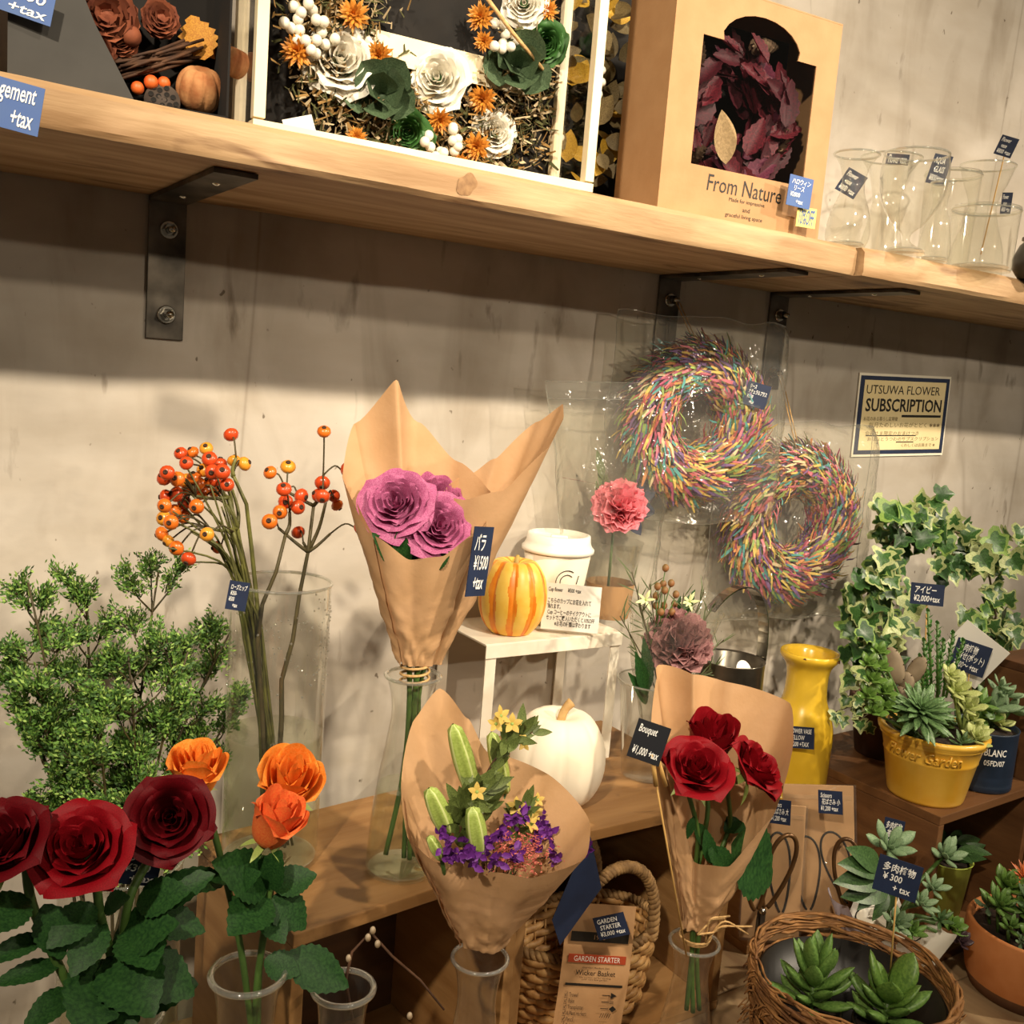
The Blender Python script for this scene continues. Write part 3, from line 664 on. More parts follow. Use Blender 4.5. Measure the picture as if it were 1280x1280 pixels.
for (x, y, ax, R_, L_2) in ((.62, .222, (1, 0, .2), .011, .042), (.22, .185, (.3, 0, 1), .013, .045), (.80, .12, (.1, 0, 1), .011, .045), (.26, .075, (.4, -.5, .6), .012, .034)):
    cone(t, MK @ V((x * wk, .03, y)) - b, ax, R_, L_2, cn, 50)
inst(leaf_mesh('leaf', pm('tan_leaf', '9A8058', 'B89C70', 20, .7), W=.26, fold=.3, curl=.1, serr=0), 'leaf', t, leafM(MK @ V((.40 * wk, .01, .07)) - b, (-.35, 0, 1), (-.3, -1, .3), .062))
price_tag('blue price tag reading 2800 on the kraft box corner', 1000, 240, k1.y - .014, 37, 37, 'ハロウィン\n  リース\n¥2800\n      +tax', 3, yaw=-.15, card='blue', name='price_tag')
price_tag('small yellow 10%OFF note below the blue tag on the kraft box', 1008, 272, k1.y - .012, 30, 24, '10%OFF', 0, yaw=-.15, card='paper', ink='blue', name='price_note').children[0].data.materials[0] = pm('yellow_note', 'E8DA7A', None, rough=.7)
price_tag('big blue price card reading ement +tax, clipped to the shelf edge', 4, 128, -.335, 88, 60, 'arrangement\n+tax', 8, yaw=-.25, card='blue', rect=.82, align='RIGHT')
t = T('framed_box', 'white framed box end standing at the far end of the long shelf board', 'box', PZ(5, 100, ZS) + V((-.13, .004, 0)))
MB().box(.105, .118, 0, .012, .0005, .26, bev=.0008).build('post', g['white'], t, False)
MB().box(-.05, .105, 0, .012, .0005, .012, bev=.0008).build('rail', g['white'], t, False)
MB().box(-.05, .118, .05, .056, .0005, .26).build('back_panel', pm('mauve_panel', '6E5668', '8E7486', 40, .8), t, False)
price_tag('blue price tag stuck on the charcoal gift box', 34, 4, a0.y - .012, 60, 36, ' 1200\n  +tax', 10, yaw=-.2, card='blue')

# clear glass vases on the second board
def prof_pts(pts, n=8):
    out = []
    for i in range(len(pts) - 1):
        p_ = [pts[max(0, i - 1)], pts[i], pts[i + 1], pts[min(len(pts) - 1, i + 2)]]
        for k in range(n):
            t = k / n; out.append(tuple(.5 * (2 * p_[1][c] + (p_[2][c] - p_[0][c]) * t + (2 * p_[0][c] - 5 * p_[1][c] + 4 * p_[2][c] - p_[3][c]) * t * t + (3 * p_[1][c] - p_[0][c] - 3 * p_[2][c] + p_[3][c]) * t ** 3) for c in (0, 1)))
    return out + [pts[-1]]
GV = 'clear glassware on the shelf'
def gv(label, px, py, Hpx, prof, n=36, fn=None, Y=None):
    p = PZ(px, py, ZS) if Y is None else V((P(px, py, Y).x, Y, ZS)); s = S(p); p.z += .0008
    return vessel('glass_vase', label, 'vase', p, [(r * s, z * s) for r, z in prof_pts(prof, 6)], group=GV, fn=fn, n=n, rim=.0016)
gv('curvy clear vase with flared lip next to the kraft box', 1057, 310, 112, [(22, 0), (27, 14), (24, 40), (14, 70), (17, 95), (27, 112)])
gv('tall clear trumpet vase behind the curvy vase', 1100, 312, 140, [(26, 0), (28, 20), (20, 60), (17, 90), (24, 120), (36, 140)], Y=-.12)
gv('clear faceted goblet with a short stem', 1130, 318, 120, [(24, 0), (20, 5), (6, 14), (6, 24), (20, 38), (36, 66), (40, 95), (38, 120)], fn=lambda a, z: 1 + .02 * math.cos(a * 18))
gv('clear tall tumbler behind the faceted goblet', 1178, 322, 130, [(28, 0), (30, 4), (31, 60), (33, 128), (33, 130)], Y=-.14)
gv('clear bottle vase with narrow neck and wide lip', 1218, 330, 150, [(30, 0), (33, 18), (30, 50), (20, 82), (17, 105), (26, 130), (32, 150)], Y=-.13)
gv('clear short ribbed tumbler at the end of the glassware', 1222, 338, 72, [(36, 0), (38, 4), (40, 70), (40, 72)], fn=lambda a, z: 1 + .008 * math.cos(a * 30))
gv('small clear bud vase between goblet and tumbler', 1165, 328, 95, [(17, 0), (20, 12), (15, 45), (9, 68), (13, 95)])
FV = 'Flower\n  vase\n¥800 +tax'
price_tag('navy flower vase tag on the curvy vase', 1064, 229, -.225, 27, 30, FV, 28)
price_tag('navy tag inside the tall trumpet vase rim', 1122, 199, -.10, 27, 13, 'Flower vase', 4)
price_tag('navy aqua glass tag on the faceted goblet', 1174, 212, -.225, 22, 36, 'AQUA\n  GLASS\n¥800+tax', 12)
price_tag('navy flower vase tag above the narrow neck bottle', 1258, 183, -.16, 21, 24, FV, 18, stick=P(1226, 318, -.13))
price_tag('navy flower vase tag beside the ribbed tumbler', 1258, 254, -.19, 12, 26, FV, 0)
t = vessel('dark_jar', 'dark round jar at the end of the second board', 'jar', PZ(1292, 350, ZS), [(.022, 0), (.032, .014), (.034, .03), (.026, .05), (.02, .056)], mat='glass')
t.children[0].data.materials[0] = pm('dark_jar', '2B2620', '3A3A2C', 30, .3)
MB().lathe([(.0001, .004), (.024, .004), (.024, 0), (.0001, 0)], 24).build('lid', pm('pewter', '5A5248', None, rough=.4, metal=.6), t, False, MX.Translation((0, 0, .058)))

# ------------------------------------------------------------------ wall: straw wreaths in cellophane, poster
PAL = [pm('straw_' + n, c, None, rough=.7, thin=.1) for n, c in (('pink', 'D9788A'), ('magenta', 'A8486A'), ('teal', '4E9A9A'), ('yellow', 'DFC064'), ('green', '8EA858'), ('purple', '7A5890'), ('orange', 'D89458'), ('red', 'B25050'), ('cream', 'DCC8A0'), ('dark', '4A383A'))]
def straw_wreath(label, px, py, Yc, Rm, rm, yaw, seed, hang, taglabel=None):
    c = P(px, py, Yc); rnd = random.Random(seed)
    t = T('straw_wreath', label, 'wreath', c, yaw, group='straw wreaths on the wall')
    mb = MB(); n = 5600
    for i in range(n):
        a = rnd.uniform(0, 2 * PI); b = rnd.uniform(-PI, PI); r = rm * (rnd.uniform(.55, 1.0) if i % 3 else rnd.uniform(.8, 1.08))
        er = V((math.cos(a), 0, math.sin(a))); et = V((-math.sin(a), 0, math.cos(a))); nr = er * math.cos(b) + V((0, -1, 0)) * math.sin(b)
        if nr.y > .55: continue
        p = er * Rm + nr * r
        d = (et * rnd.uniform(.6, 1.0) + er * (.15 + .35 * max(0, math.cos(b))) * rnd.uniform(.2, 1) + nr * rnd.uniform(.0, .28) + V((rnd.gauss(0, .22), rnd.gauss(0, .12), rnd.gauss(0, .22)))).normalized()
        ln = rnd.uniform(.014, .030); wv = d.cross(nr).normalized() * rnd.uniform(.0012, .0026)
        # colours run in patches round the ring
        k = int((NZ.noise(V((math.cos(a) * 2.3 + seed, math.sin(a) * 2.3, b * .35))) * .5 + .5) * 9.99 + rnd.gauss(0, 2.6)) % 10
        if k == 9 and rnd.random() < .5: k = rnd.choice((0, 3, 2, 8))
        m = p + d * ln * .5 + nr * .003
        mb.add([p - wv, p + wv, m + wv, m - wv, p + d * ln + wv * .5, p + d * ln - wv * .5], [(0, 1, 2, 3), (3, 2, 4, 5)], k)
    o = mb.build('straw_strips', PAL, t, False); o['kind'] = 'stuff'
    MB().tube([(Rm * math.cos(a * PI / 18), .004, Rm * math.sin(a * PI / 18)) for a in range(36)], rm * .55, 8, closed=True).build('ring_core', PAL[9], t)
    # cellophane bag, front and back skins with wrinkles; pinched top
    W, H = Rm + rm + .03, Rm + rm + .035
    cb = MB()
    for side in (-1, 1):
        def fn(u, v):
            x = (u - .5) * 2; z = (v - .5) * 2
            bul = max(0, (1 - x ** 6)) * max(0, (1 - z ** 6)); rr = math.hypot(x * W, z * H)
            y = side * ((rm + .012) * bul ** .5) if side < 0 else .018 * bul
            wr = .012 * NZ.noise(V((x * 3 + seed, z * 3, side))) + .007 * NZ.noise(V((x * 9 + seed, z * 7, side * 2)))
            return (x * W * (1 + .06 * NZ.noise(V((z * 3, seed, 1)))) , y + (wr * bul if side < 0 else wr * .2), z * H * (1 + .05 * NZ.noise(V((x * 3, seed, 5)))) )
        cb.grid(fn, 26, 26)
        if side < 0:
            for pts in ([fn(0, k / 26) for k in range(27)], [fn(1, k / 26) for k in range(27)], [fn(k / 26, 0) for k in range(27)], [fn(k / 26, 1) for k in range(27)]): MB().tube(pts, .0006, 4).build('bag_edge', g['rimg'], t)
    cb.build('cellophane_bag', g['cello'], t)
    lc = t.matrix_basis.inverted() @ V(hang) if False else (MX.Rotation(-yaw, 4, 'Z') @ (V(hang) - c))
    for dx in (-.003, .003): MB().tube([lc + V((dx, 0, 0)), V((dx, -.012, Rm + rm * .2))], .0009, 5).build('twine', g['twine'], t)
    return t
straw_wreath('straw wreath of coloured strips hanging higher, behind a clear bag with a price tag', 868, 527, -.062, .080, .041, -.18, 2.3, (1.036, -.018, ZS0 - .036))
straw_wreath('straw wreath of coloured strips hanging lower, next to the poster', 987, 652, -.062, .089, .043, -.12, 8.1, (1.276, -.018, ZS0 - .13))
price_tag('navy wreath tag reading 2500 on the higher straw wreath bag', 946, 494, -.125, 30, 30, 'リース\nナチュラルプラス\n¥2500\n      +tax', 12, yaw=-.5)
# loose cellophane gather above the higher wreath
# poster
pa, pb, pc_ = P(1078, 464, -.004), P(1192, 470, -.004), P(1080, 570, -.004)
wp, hp = pb.x - pa.x, pa.z - pc_.z
t = T('poster', 'cream hand lettered flower subscription poster with navy border on the wall', 'poster', ((pa.x + pb.x) / 2 - .002, -.003, (pa.z + pc_.z) / 2 + .002), 0)
t.rotation_euler = (0, math.radians(-2.0), 0)
MB().box(-wp / 2, wp / 2, 0, .0015, -hp / 2, hp / 2).build('sheet', pm('poster_white', 'E9E2CE', None, rough=.7), t, False)
MB().box(-wp * .485, wp * .485, -.0006, -.0001, -hp * .47, hp * .47).build('border', g['navy'], t, False)
MB().box(-wp * .445, wp * .445, -.0011, -.0007, -hp * .42, hp * .42).build('panel', pm('poster_cream', 'E3CF9A', 'EAD9A8', 8, .7), t, False)
for (txt, x, z, w_, h_, bo) in (('UTSUWA FLOWER', -.02, .31, .80, .105, .0), ('SUBSCRIPTION', .0, .125, .83, .16, .02), ('お花のある暮らし定期便', -.24, -.04, .36, .05, 0), ('毎月たのしいお花がとどく ✱✱✱', .03, -.115, .78, .06, 0), ('会員さま限定のおまけつき', -.1, -.215, .58, .05, 0), ('おはなとうつわのサブスクリプション', .03, -.285, .78, .05, 0), ('くわしくは店員まで ✱', .2, -.365, .38, .045, 0)):
    me = text_mesh(txt, w_ * wp, h_ * hp, g['black'] if h_ > .1 else pm('brown_ink', '7A6A48', None, rough=.7), bold=bo)
    if me: inst(me, 'lettering', t, MX.Translation((x * wp, -.0014, z * hp)))
for (x0, x1, z, th_) in ((-.02, .42, -.005, .03), (-.38, .16, -.245, .012), (-.05, .14, -.325, .012)):
    MB().box(x0 * wp, x1 * wp, -.0015, -.0012, z * hp - th_ * hp / 2, z * hp + th_ * hp / 2).build('underline', g['black'], t, False)

# ------------------------------------------------------------------ crate tops: vases, bouquets, stand
# tall cylinder vase with rose hips
vb = PZ(336, 1072, ZA); vb.z = ZA + .0005; sv = S(vb)
Rv = 59 * sv; Hv = 352 * sv
tv = vessel('cylinder_vase', 'tall clear cylinder vase holding rose hip branches and water', 'vase', vb, [(Rv * .98, 0), (Rv, .004), (Rv, Hv * .5), (Rv, Hv)], water=.142, rim=.0018)
dr = MB(); rnd = random.Random(4)
for i in range(170):
    a = rnd.uniform(0, 2 * PI); z = Hv * rnd.uniform(.62, .94); dr.ball(((Rv + .0004) * math.cos(a), (Rv + .0004) * math.sin(a), z), rnd.uniform(.0006, .0014), 5, 4)
dr.build('water_drops', g['rimg'], tv)['kind'] = 'stuff'
HIP = [MB().lathe([(.001, -.75), (.35, -.7), (.8, -.4), (1, 0), (.92, .4), (.6, .72), (.25, .82), (.05, .76)], 14).mesh('hip', m) for m in (g['hip'], g['hipr'], pm('rose_hip_yellow', 'E08A1E', 'ECA53A', 60, .3, coat=.3))]
CAL = MB().lathe([(.30, .74), (.34, .86), (.22, .98), (.12, .9), (.001, .84)], 10).mesh('calyx', g['calyx'])
def hip_branch(label, hips, forks, root, lift=0, Yh=-.23):
    """hips: (px,py,fork index); forks: list of (px,py,Y) joined to root stem"""
    rp = [P(*r) for r in root]
    t = T('rose_hip_branch', label, 'branch', rp[-1], group='rose hip branches in the tall vase'); b = t.location.copy(); sh = S(rp[0])
    rnd = random.Random(len(hips))
    st = MB(); st.tube([p - b for p in rp], [.0017 + .00022 * i for i in range(len(rp))], 7)
    fk = []
    for (x, y, Y, k) in forks:
        p = P(x, y, Y); o = rp[k] if k >= 0 else fk[-k - 1]; fk.append(p)
        mid = (p + o) / 2 + V((rnd.uniform(-.005, .005), rnd.uniform(-.005, .005), -.003)); st.tube(bez(o - b, mid - b, mid - b, p - b, 6), [.0021 - .0001 * i for i in range(7)], 6)
    if len(hips) > 20:
        for j, (x, y, k) in enumerate(hips[::2]):
            o = P(x + 8, y + 18, Yh + rnd.uniform(-.02, .02)); e_ = rp[3] + V((rnd.uniform(-.012, .006), rnd.uniform(-.01, .01), rnd.uniform(-.02, .02))); m_ = rp[1] * .5 + (o + e_) * .25 + V((rnd.uniform(-.006, .012), rnd.uniform(-.01, .01), 0))
            st.tube(bez(o - b, m_ - b, m_ - b, e_ - b, 8) + [rp[-1] - b + V((rnd.uniform(-.01, .01), rnd.uniform(-.01, .01), 0))], [.0009 + .00008 * i for i in range(9)] + [.0016], 5)
    st.build('stem', g['dstem'] if lift else pm('stem_olive', '6B6B32', '4E4E26', 40, .55), t)
    for (x, y, k) in hips:
        Y = Yh + rnd.uniform(-.035, .03); p = P(x, y, Y); o = fk[k]
        d = (p - o); ax = d.normalized() + (CAM - p).normalized() * rnd.uniform(.1, 1.3) + V((0, 0, rnd.uniform(-.4, .4)))
        R = rnd.uniform(8.4, 10) * sh
        h = inst(rnd.choice((HIP[0], HIP[0], HIP[1], HIP[1], HIP[2])), 'hip', t, aim(p - b, ax, 0, R)); inst(CAL, 'calyx', h)
        ctl = o + d * .5 + V((0, 0, .01)); MB().tube(bez(o - b, ctl - b, ctl - b, p - b - ax.normalized() * R * .5, 6), .0009, 5).build('stalk', g['dstem'], t)
hl = [(226, 567, 0), (241, 566, 0), (258, 561, 0), (233, 579, 0), (262, 574, 0), (275, 580, 0), (206, 598, 1), (222, 599, 1), (209, 591, 1), (242, 598, 1), (255, 588, 0), (262, 603, 2), (269, 602, 2), (284, 606, 3), (208, 621, 1), (221, 618, 1), (206, 632, 1), (236, 611, 1), (253, 617, 2), (246, 633, 2), (269, 615, 2), (205, 648, 4), (220, 638, 1), (231, 628, 1), (230, 646, 4), (214, 653, 4), (203, 667, 4), (211, 676, 4), (221, 685, 4), (259, 668, 5), (272, 684, 5), (236, 698, 4), (232, 601, 1), (248, 605, 2)]
hip_branch('rose hip branch with the dense cluster of orange hips in the tall vase', hl, [(272, 608, -.22, 0), (245, 620, -.235, 0), (282, 630, -.23, 1), (290, 612, -.22, 1), (262, 660, -.235, 1), (292, 665, -.24, 2)], [(286, 622, -.23), (297, 660, -.228), (306, 715, -.226), (318, 790, -.23), (330, 880, -.232), (352, 1055, -.225)])
for k, (x, y) in enumerate(((300, 580), (312, 640), (325, 700))): pass
hip_branch('slender rose hip branch standing highest over the dense cluster', [(289, 544, 0), (293, 577, 1), (305, 580, 1)], [(295, 572, -.24, 0), (292, 590, -.24, 0)], [(292, 595, -.24), (308, 630, -.24), (315, 690, -.235), (322, 760, -.235), (325, 860, -.235), (330, 1055, -.225)])
hr = [(338, 591, 0), (360, 584, 0), (357, 627, 0), (376, 620, 0), (350, 640, 0), (337, 652, 1), (405, 540, 2), (433, 588, 2), (403, 603, 2), (403, 620, 2), (417, 620, 3), (398, 619, 3), (421, 631, 3), (373, 666, 4), (450, 660, 5)]
hip_branch('rose hip branch spreading its hips apart toward the pink rose bouquet', hr, [(358, 614, -.22, 0), (348, 660, -.22, 1), (404, 594, -.235, 0), (408, 624, -.235, 1), (379, 678, -.22, 1), (413, 667, -.235, 1)], [(392, 632, -.23), (385, 690, -.228), (374, 745, -.226), (366, 800, -.224), (352, 850, -.226), (352, 900, -.226), (342, 1050, -.225)], 1)
hip_branch('dark forked rose hip branch leaning low across the tall vase', [(355, 612, 0), (372, 634, 0)], [(362, 640, -.24, 0)], [(357, 668, -.24), (345, 715, -.24), (328, 755, -.24), (322, 800, -.238), (328, 900, -.235), (335, 1052, -.228)], 1)
# bunch of plain stems feeding the cluster
hip_branch('pale green rose hip branch at the back of the dense cluster', [(278, 590, 0), (266, 590, 0)], [(282, 602, -.215, 0)], [(290, 640, -.215), (303, 690, -.215), (314, 740, -.22), (322, 830, -.222), (345, 1052, -.222)])
price_tag('navy tag hanging at the rim of the tall cylinder vase', 297, 745, -.275, 25, 37, 'ローズヒップ\n ¥350-\n¥500\n      +tax', 8)

# conical flasks and kraft bouquets
FLK = [(.036, 0), (.0385, .004), (.0385, .012), (.036, .05), (.030, .10), (.0225, .145), (.0205, .165), (.0235, .186), (.029, .200)]
def flask(label, base, sc_=1.0, water=.095, h=1.0, group='glass bouquet vases'):
    return vessel('flask_vase', label, 'vase', base, [(r * sc_, z * sc_ * h) for r, z in prof_pts(FLK, 5)], water=water, rim=.0022, group=group)
def kraft_wrap(t, b, base, keys, rho0=.02, span=385, th0=200, grow=.004, tilt=(0, 0, 0), crump=.004, seed=0, mat='kraft', nm='kraft_wrap', lean=None):
    """cone of paper: keys (deg, length px, half angle deg); 0 right, 90 away, 180 left, 270 to the viewer"""
    s = S(base); vdir = V((base.x - CAM.x, base.y - CAM.y, 0)).normalized(); e2 = vdir; e1 = V((e2.y, -e2.x, 0)); up = V((0, 0, 1))
    upi = (up - e1 * .09).normalized() if lean is None else V(lean)
    nu, nv = 96, 26
    def fn(u, v):
        th = th0 + span * u; rho, al = cyc(keys, th); rho *= s; al = math.radians(al); a = math.radians(th)
        r = rho0 + (rho - rho0) * v
        d = upi * math.cos(al) + (e1 * math.cos(a) + e2 * math.sin(a)) * math.sin(al)
        p = base + d * r + (e1 * math.cos(a) + e2 * math.sin(a)) * (.009 * (1 - v) + grow * u)
        cr = crump * (1 - v) ** 1.5 * (abs(NZ.noise(V((math.cos(a) * 2 + seed, math.sin(a) * 2, v * 9)))) * 2 - .5) + .0025 * NZ.noise(V((math.cos(a) * 1.5 + seed, math.sin(a) * 1.5, v * 3)))
        return p + (e1 * math.cos(a) + e2 * math.sin(a)) * cr - b
    o = MB().grid(fn, nu, nv).build(nm, g[mat], t)
    return o
fb = PZ(500, 1086, ZA); fb.z = ZA + .0005
flask('clear conical flask vase with water under the pink rose bouquets', fb, .98 , .095, 1.10)
sfb = S(fb)
bb = P(518, 850, fb.y)
t = T('kraft_bouquet_wrap', 'tall pointed kraft paper wrap around three mauve pink roses', 'paper wrap', bb)
kraft_wrap(t, bb, bb, [(112, 372, 5), (150, 322, 13), (180, 262, 17), (225, 195, 17), (270, 165, 13), (310, 178, 19), (340, 225, 24), (10, 262, 22), (45, 285, 17), (80, 325, 11)], seed=1)
MB().tube([bb - bb + V((.015 * math.cos(a / 3), .015 * math.sin(a / 3), -.004 + .0012 * a / 3)) for a in range(60)], .0015, 5).build('twine_tie', g['twine'], t)
b2_ = P(530, 848, fb.y + .014)
t = T('kraft_bouquet_wrap', 'kraft paper wrap behind the three pink roses, a single petal showing', 'paper wrap', b2_)
e1_ = V((-b2_.y + CAM.y, b2_.x, 0)); e1_ = V((b2_.y - CAM.y, -b2_.x, 0)).normalized()
kraft_wrap(t, b2_, b2_, [(0, 368, 12), (25, 340, 10), (60, 285, 6), (110, 262, 7), (180, 240, 8), (250, 240, 9), (300, 258, 12), (335, 315, 14), (350, 352, 13.5)], seed=3, th0=180, lean=(V((0, 0, 1)) + e1_ * .19).normalized())
PG = 'mauve pink roses in kraft paper'
tc_ = V((-.45, -1, .5))
rose('ruffled mauve pink rose at the wrap edge, the upper of three with dark leaves below', 494, 626, fb.y - .004, 39, (-.7, -.8, .62), g['pink'], [(505, 740, fb.y), (512, 850, fb.y), (505, 960, fb.y + .005), (482, 1068, fb.y)], 'ruffle', group=PG, seed=2, hgt=.6, leaves=((500, 712, fb.y - .005, 472, 668, fb.y - .015, .6), (505, 715, fb.y - .01, 500, 664, fb.y - .025, .6), (510, 705, fb.y, 525, 668, fb.y - .025, .6)))
rose('ruffled mauve pink rose tucked against the tall paper back', 548, 618, fb.y + .022, 40, (-.1, -.75, .75), g['pink'], [(535, 740, fb.y + .01), (520, 850, fb.y), (510, 960, fb.y + .01), (505, 1072, fb.y + .005)], 'ruffle', group=PG, seed=5, hgt=.6, leaves=((560, 700, fb.y - .02, 615, 652, fb.y - .02), (545, 700, fb.y - .02, 590, 660, fb.y - .03)))
rose('ruffled mauve pink rose lowest at the front of the paper wrap', 551, 656, fb.y - .028, 38, (-.25, -.95, .5), g['pink'], [(535, 750, fb.y - .005), (521, 850, fb.y), (515, 960, fb.y), (512, 1074, fb.y)], 'ruffle', group=PG, seed=9, hgt=.6, leaves=((540, 710, fb.y - .03, 560, 690, fb.y - .045),))
rose('mauve pink rose almost hidden in the rear kraft wrap', 615, 618, fb.y + .055, 26, (.2, -.3, .9), g['pink'], [(570, 740, fb.y + .03), (526, 850, fb.y + .006), (525, 960, fb.y + .008), (518, 1070, fb.y)], 'ruffle', group=PG, seed=12)
price_tag('narrow navy price tag stuck edge-on in the pink rose wrap', 600, 702, fb.y - .065, 40, 88, 'バラ\n ¥1500\n  +tax', 6, yaw=.38, th=.001)

# white stand, striped pumpkin, paper cup, card, wrapped carnation, white pumpkin
st0 = P(607, 808, -.135); st1 = P(778, 788, -.135); Zs = (st0.z + st1.z) / 2; wst = st1.x - st0.x
t = T('metal_stand', 'white metal riser stand carrying the striped squash and paper cup', 'stand', (st0.x, -.135, ZA))
hs = Zs - ZA; thk = .003; dS = .128
MB().box(0, wst, 0, dS, hs - thk, hs, bev=.001).build('top_plate', g['white'], t, False)
MB().box(0, wst, -.0022, -.0002, hs - .019, hs - .0005, bev=.0008).build('front_lip', g['white'], t, False)
for x in (0.002, wst - .018):
    for y in (.0004, dS - .0025): MB().box(x, x + .016, y, y + .002, .0028, hs - thk - .0002).build('leg', g['white'], t, False)
    MB().box(x, x + .016, .0004, dS - .0005, .0004, .0024).build('foot_bar', g['white'], t, False)
ZSt = Zs + .0006
# striped squash
pc = P(638, 780, -.088); pc.z = ZSt
t = T('striped_squash', 'small yellow squash with orange stripes on the white stand', 'squash', pc, .4)
sq = MB(); Rq = 43 * S(pc)
pumpkin(sq, Rq, Rq * 1.95, 10, .05, n=220, m=40)
sq.m = [1 if (math.atan2(sum(sq.v[i][1] for i in f), sum(sq.v[i][0] for i in f)) * 10 / (2 * PI) + .25 + .05 * math.sin(sq.v[f[0]][2] * 120) + .05 * NZ.noise(V(sq.v[f[0]]) * 90)) % 1 < .38 else 0 for f in sq.f]
sq.build('rind', [pm('squash_yellow', 'E9B43A', 'F0C65A', 40, .4), pm('squash_orange', 'DE7A14', 'E8922A', 60, .4)], t)
MB().tube([(0, 0, Rq * 1.8), (.003, 0, Rq * 2.1), (.008, .002, Rq * 2.2)], [.005, .0035, .003], 8).build('stem', pm('dry_stalk', 'B89A50', '8E7A3E', 60, .7), t)
# paper cup with lid and ring logo
cp = P(690, 770, -.058); cp.z = ZSt
t = T('paper_cup', 'white paper takeaway cup with lid and dark ring logo', 'cup', cp); sC = S(cp)
rb, rt_, hc = 30 * sC, 42 * sC, 92 * sC
MB().lathe([(.0001, .0005), (rb, .0005), (rt_, hc), (rt_ * .96, hc)], 40).build('cup_body', pm('cup_white', 'E6DAC4', None, rough=.6), t)
MB().lathe([(rt_ * 1.0, hc - .003), (rt_ * 1.07, hc - .002), (rt_ * 1.07, hc + .003), (rt_ * 1.0, hc + .006), (rt_ * .95, hc + .012), (rt_ * .93, hc + .022), (rt_ * .84, hc + .023), (rt_ * .8, hc + .018), (.0001, hc + .018)], 40).build('lid', pm('lid_white', 'EFE9DC', None, rough=.35), t)
MB().box(-.012, .012, -.03, -.018, hc + .018, hc + .024, bev=.002).build('sip_spout', pm('lid_white', 'EFE9DC'), t, True, MX.Rotation(-.6, 4, 'Z'))
ya = to_cam_yaw(cp) + .38
def oncup(x, z):
    r = rb + (rt_ - rb) * (z / hc) + .0006; a = ya - PI / 2 + x / r; return (r * math.cos(a), r * math.sin(a), z)
for (rr, a0_, a1_) in ((.0155, .95, 5.6), (.0095, .7, 5.6)):
    MB().tube([oncup(rr * math.cos(a0_ + (a1_ - a0_) * i / 30), hc * .64 + rr * 1.05 * math.sin(a0_ + (a1_ - a0_) * i / 30)) for i in range(31)], .0006, 4).build('logo_ring', g['black'], t)
MB().tube([oncup(.0165 + .0008 * i, hc * .64 + .004 * i - .004) for i in range(4)], .0006, 4).build('logo_bar', g['black'], t)
# acrylic card
cc = P(713, 762, -.128); cc.z = ZSt; sA = S(cc)
ca = price_tag('white acrylic price card with small black print on the white stand', 714, 760, -.125, 72, 58, 'Cup flower      ¥500 +tax\n\nこちらのカップにお花を入れて\n飾れます。\n Cup コーヒーのテイクアウトに\nセットでご購入いただくと10%OFF\n          ※お花の種類は変わります', 0, card='paper', ink='black', name='sign_card', cat='sign', rect=.84, th=.002, shear=0, pitch=-.12)
# carnation cup in a clear bag
kc = P(757, 790, -.055); kc.z = ZSt
t = T('flower_cup', 'clear cup with sleeve holding a pink carnation inside a clear bag', 'flower cup', kc); sK = S(kc)
MB().lathe([(.0001, .001), (25 * sK, .001), (36 * sK, 95 * sK), (37.5 * sK, 96 * sK)], 32).build('cup', g['plastic'], t)
MB().lathe([(26 * sK, .001), (30.5 * sK, 44 * sK)], 32).build('sleeve', pm('tan_sleeve', 'B4895A', None, rough=.7), t)
carnation(t, V((-.008, -.01, 138 * sK)) , (-.35, -.8, .55), 34 * sK, g['carn'], 44, 3)
MB().tube([(-.004, 0, 130 * sK), (0, .004, 20 * sK)], .0022, 6).build('stem', g['stem'], t)
GLF = leaf_mesh('leaf', pm('grey_green_leaf', '5E6B4A', '7A8660', 30, .6, thin=.1), W=.12, fold=.2, curl=.1, serr=0, nv=6, nu=2)
NLF = leaf_mesh('leaf', pm('navy_leaf', '26304A', '36405E', 30, .6, thin=.1), W=.3, fold=.2, curl=.1, serr=0, nv=6, nu=2)
rnd = random.Random(8)
for i in range(16):
    sx = rnd.choice((-1, 1, 1)); z0 = rnd.uniform(135, 185) * sK
    inst(GLF, 'leaf', t, leafM((sx * rnd.uniform(.012, .03), .012, z0), (sx * rnd.uniform(.1, .7), rnd.gauss(0, .2), 1), (-.5, -1, .2), rnd.uniform(.03, .055)))
for i in range(5): inst(NLF, 'leaf', t, leafM((.022 + .004 * i, .0, (128 + 6 * i) * sK), (rnd.gauss(.8, .3), -.3, rnd.gauss(0, .6)), (-.5, -1, .2), .036))
def bag(t, w0, w1, H, dep, z0, seed, mat='cello', dx=0, nm='clear_bag'):
    mb = MB()
    for side in (-1, 1):
        def fn(u, v):
            x = (u - .5) * 2; wv = w0 + (w1 - w0) * v; bul = max(0, 1 - x ** 4)
            y = side * dep * bul ** .6 * (1 - .75 * v)
            wr = .010 * NZ.noise(V((x * 2.5 + seed, v * 3, side))) + .005 * NZ.noise(V((x * 7 + seed, v * 9, side)))
            return (x * wv + dx * v, y + wr, z0 + v * H + .006 * x * v)
        mb.grid(fn, 20, 24)
        if side < 0:
            for pts in ([fn(0, k / 24) for k in range(25)], [fn(1, k / 24) for k in range(25)], [fn(k / 20, 1) for k in range(21)], [fn(k / 20, .93) for k in range(21)]): MB().tube([V(p) + V((0, -.0005, 0)) for p in pts], .0007, 4).build('bag_edge', g['rimg'], t)
    return mb.build(nm, g[mat], t)
bg = bag(t, .068, .125, .345, .045, .003, 3.0, dx=-.02)
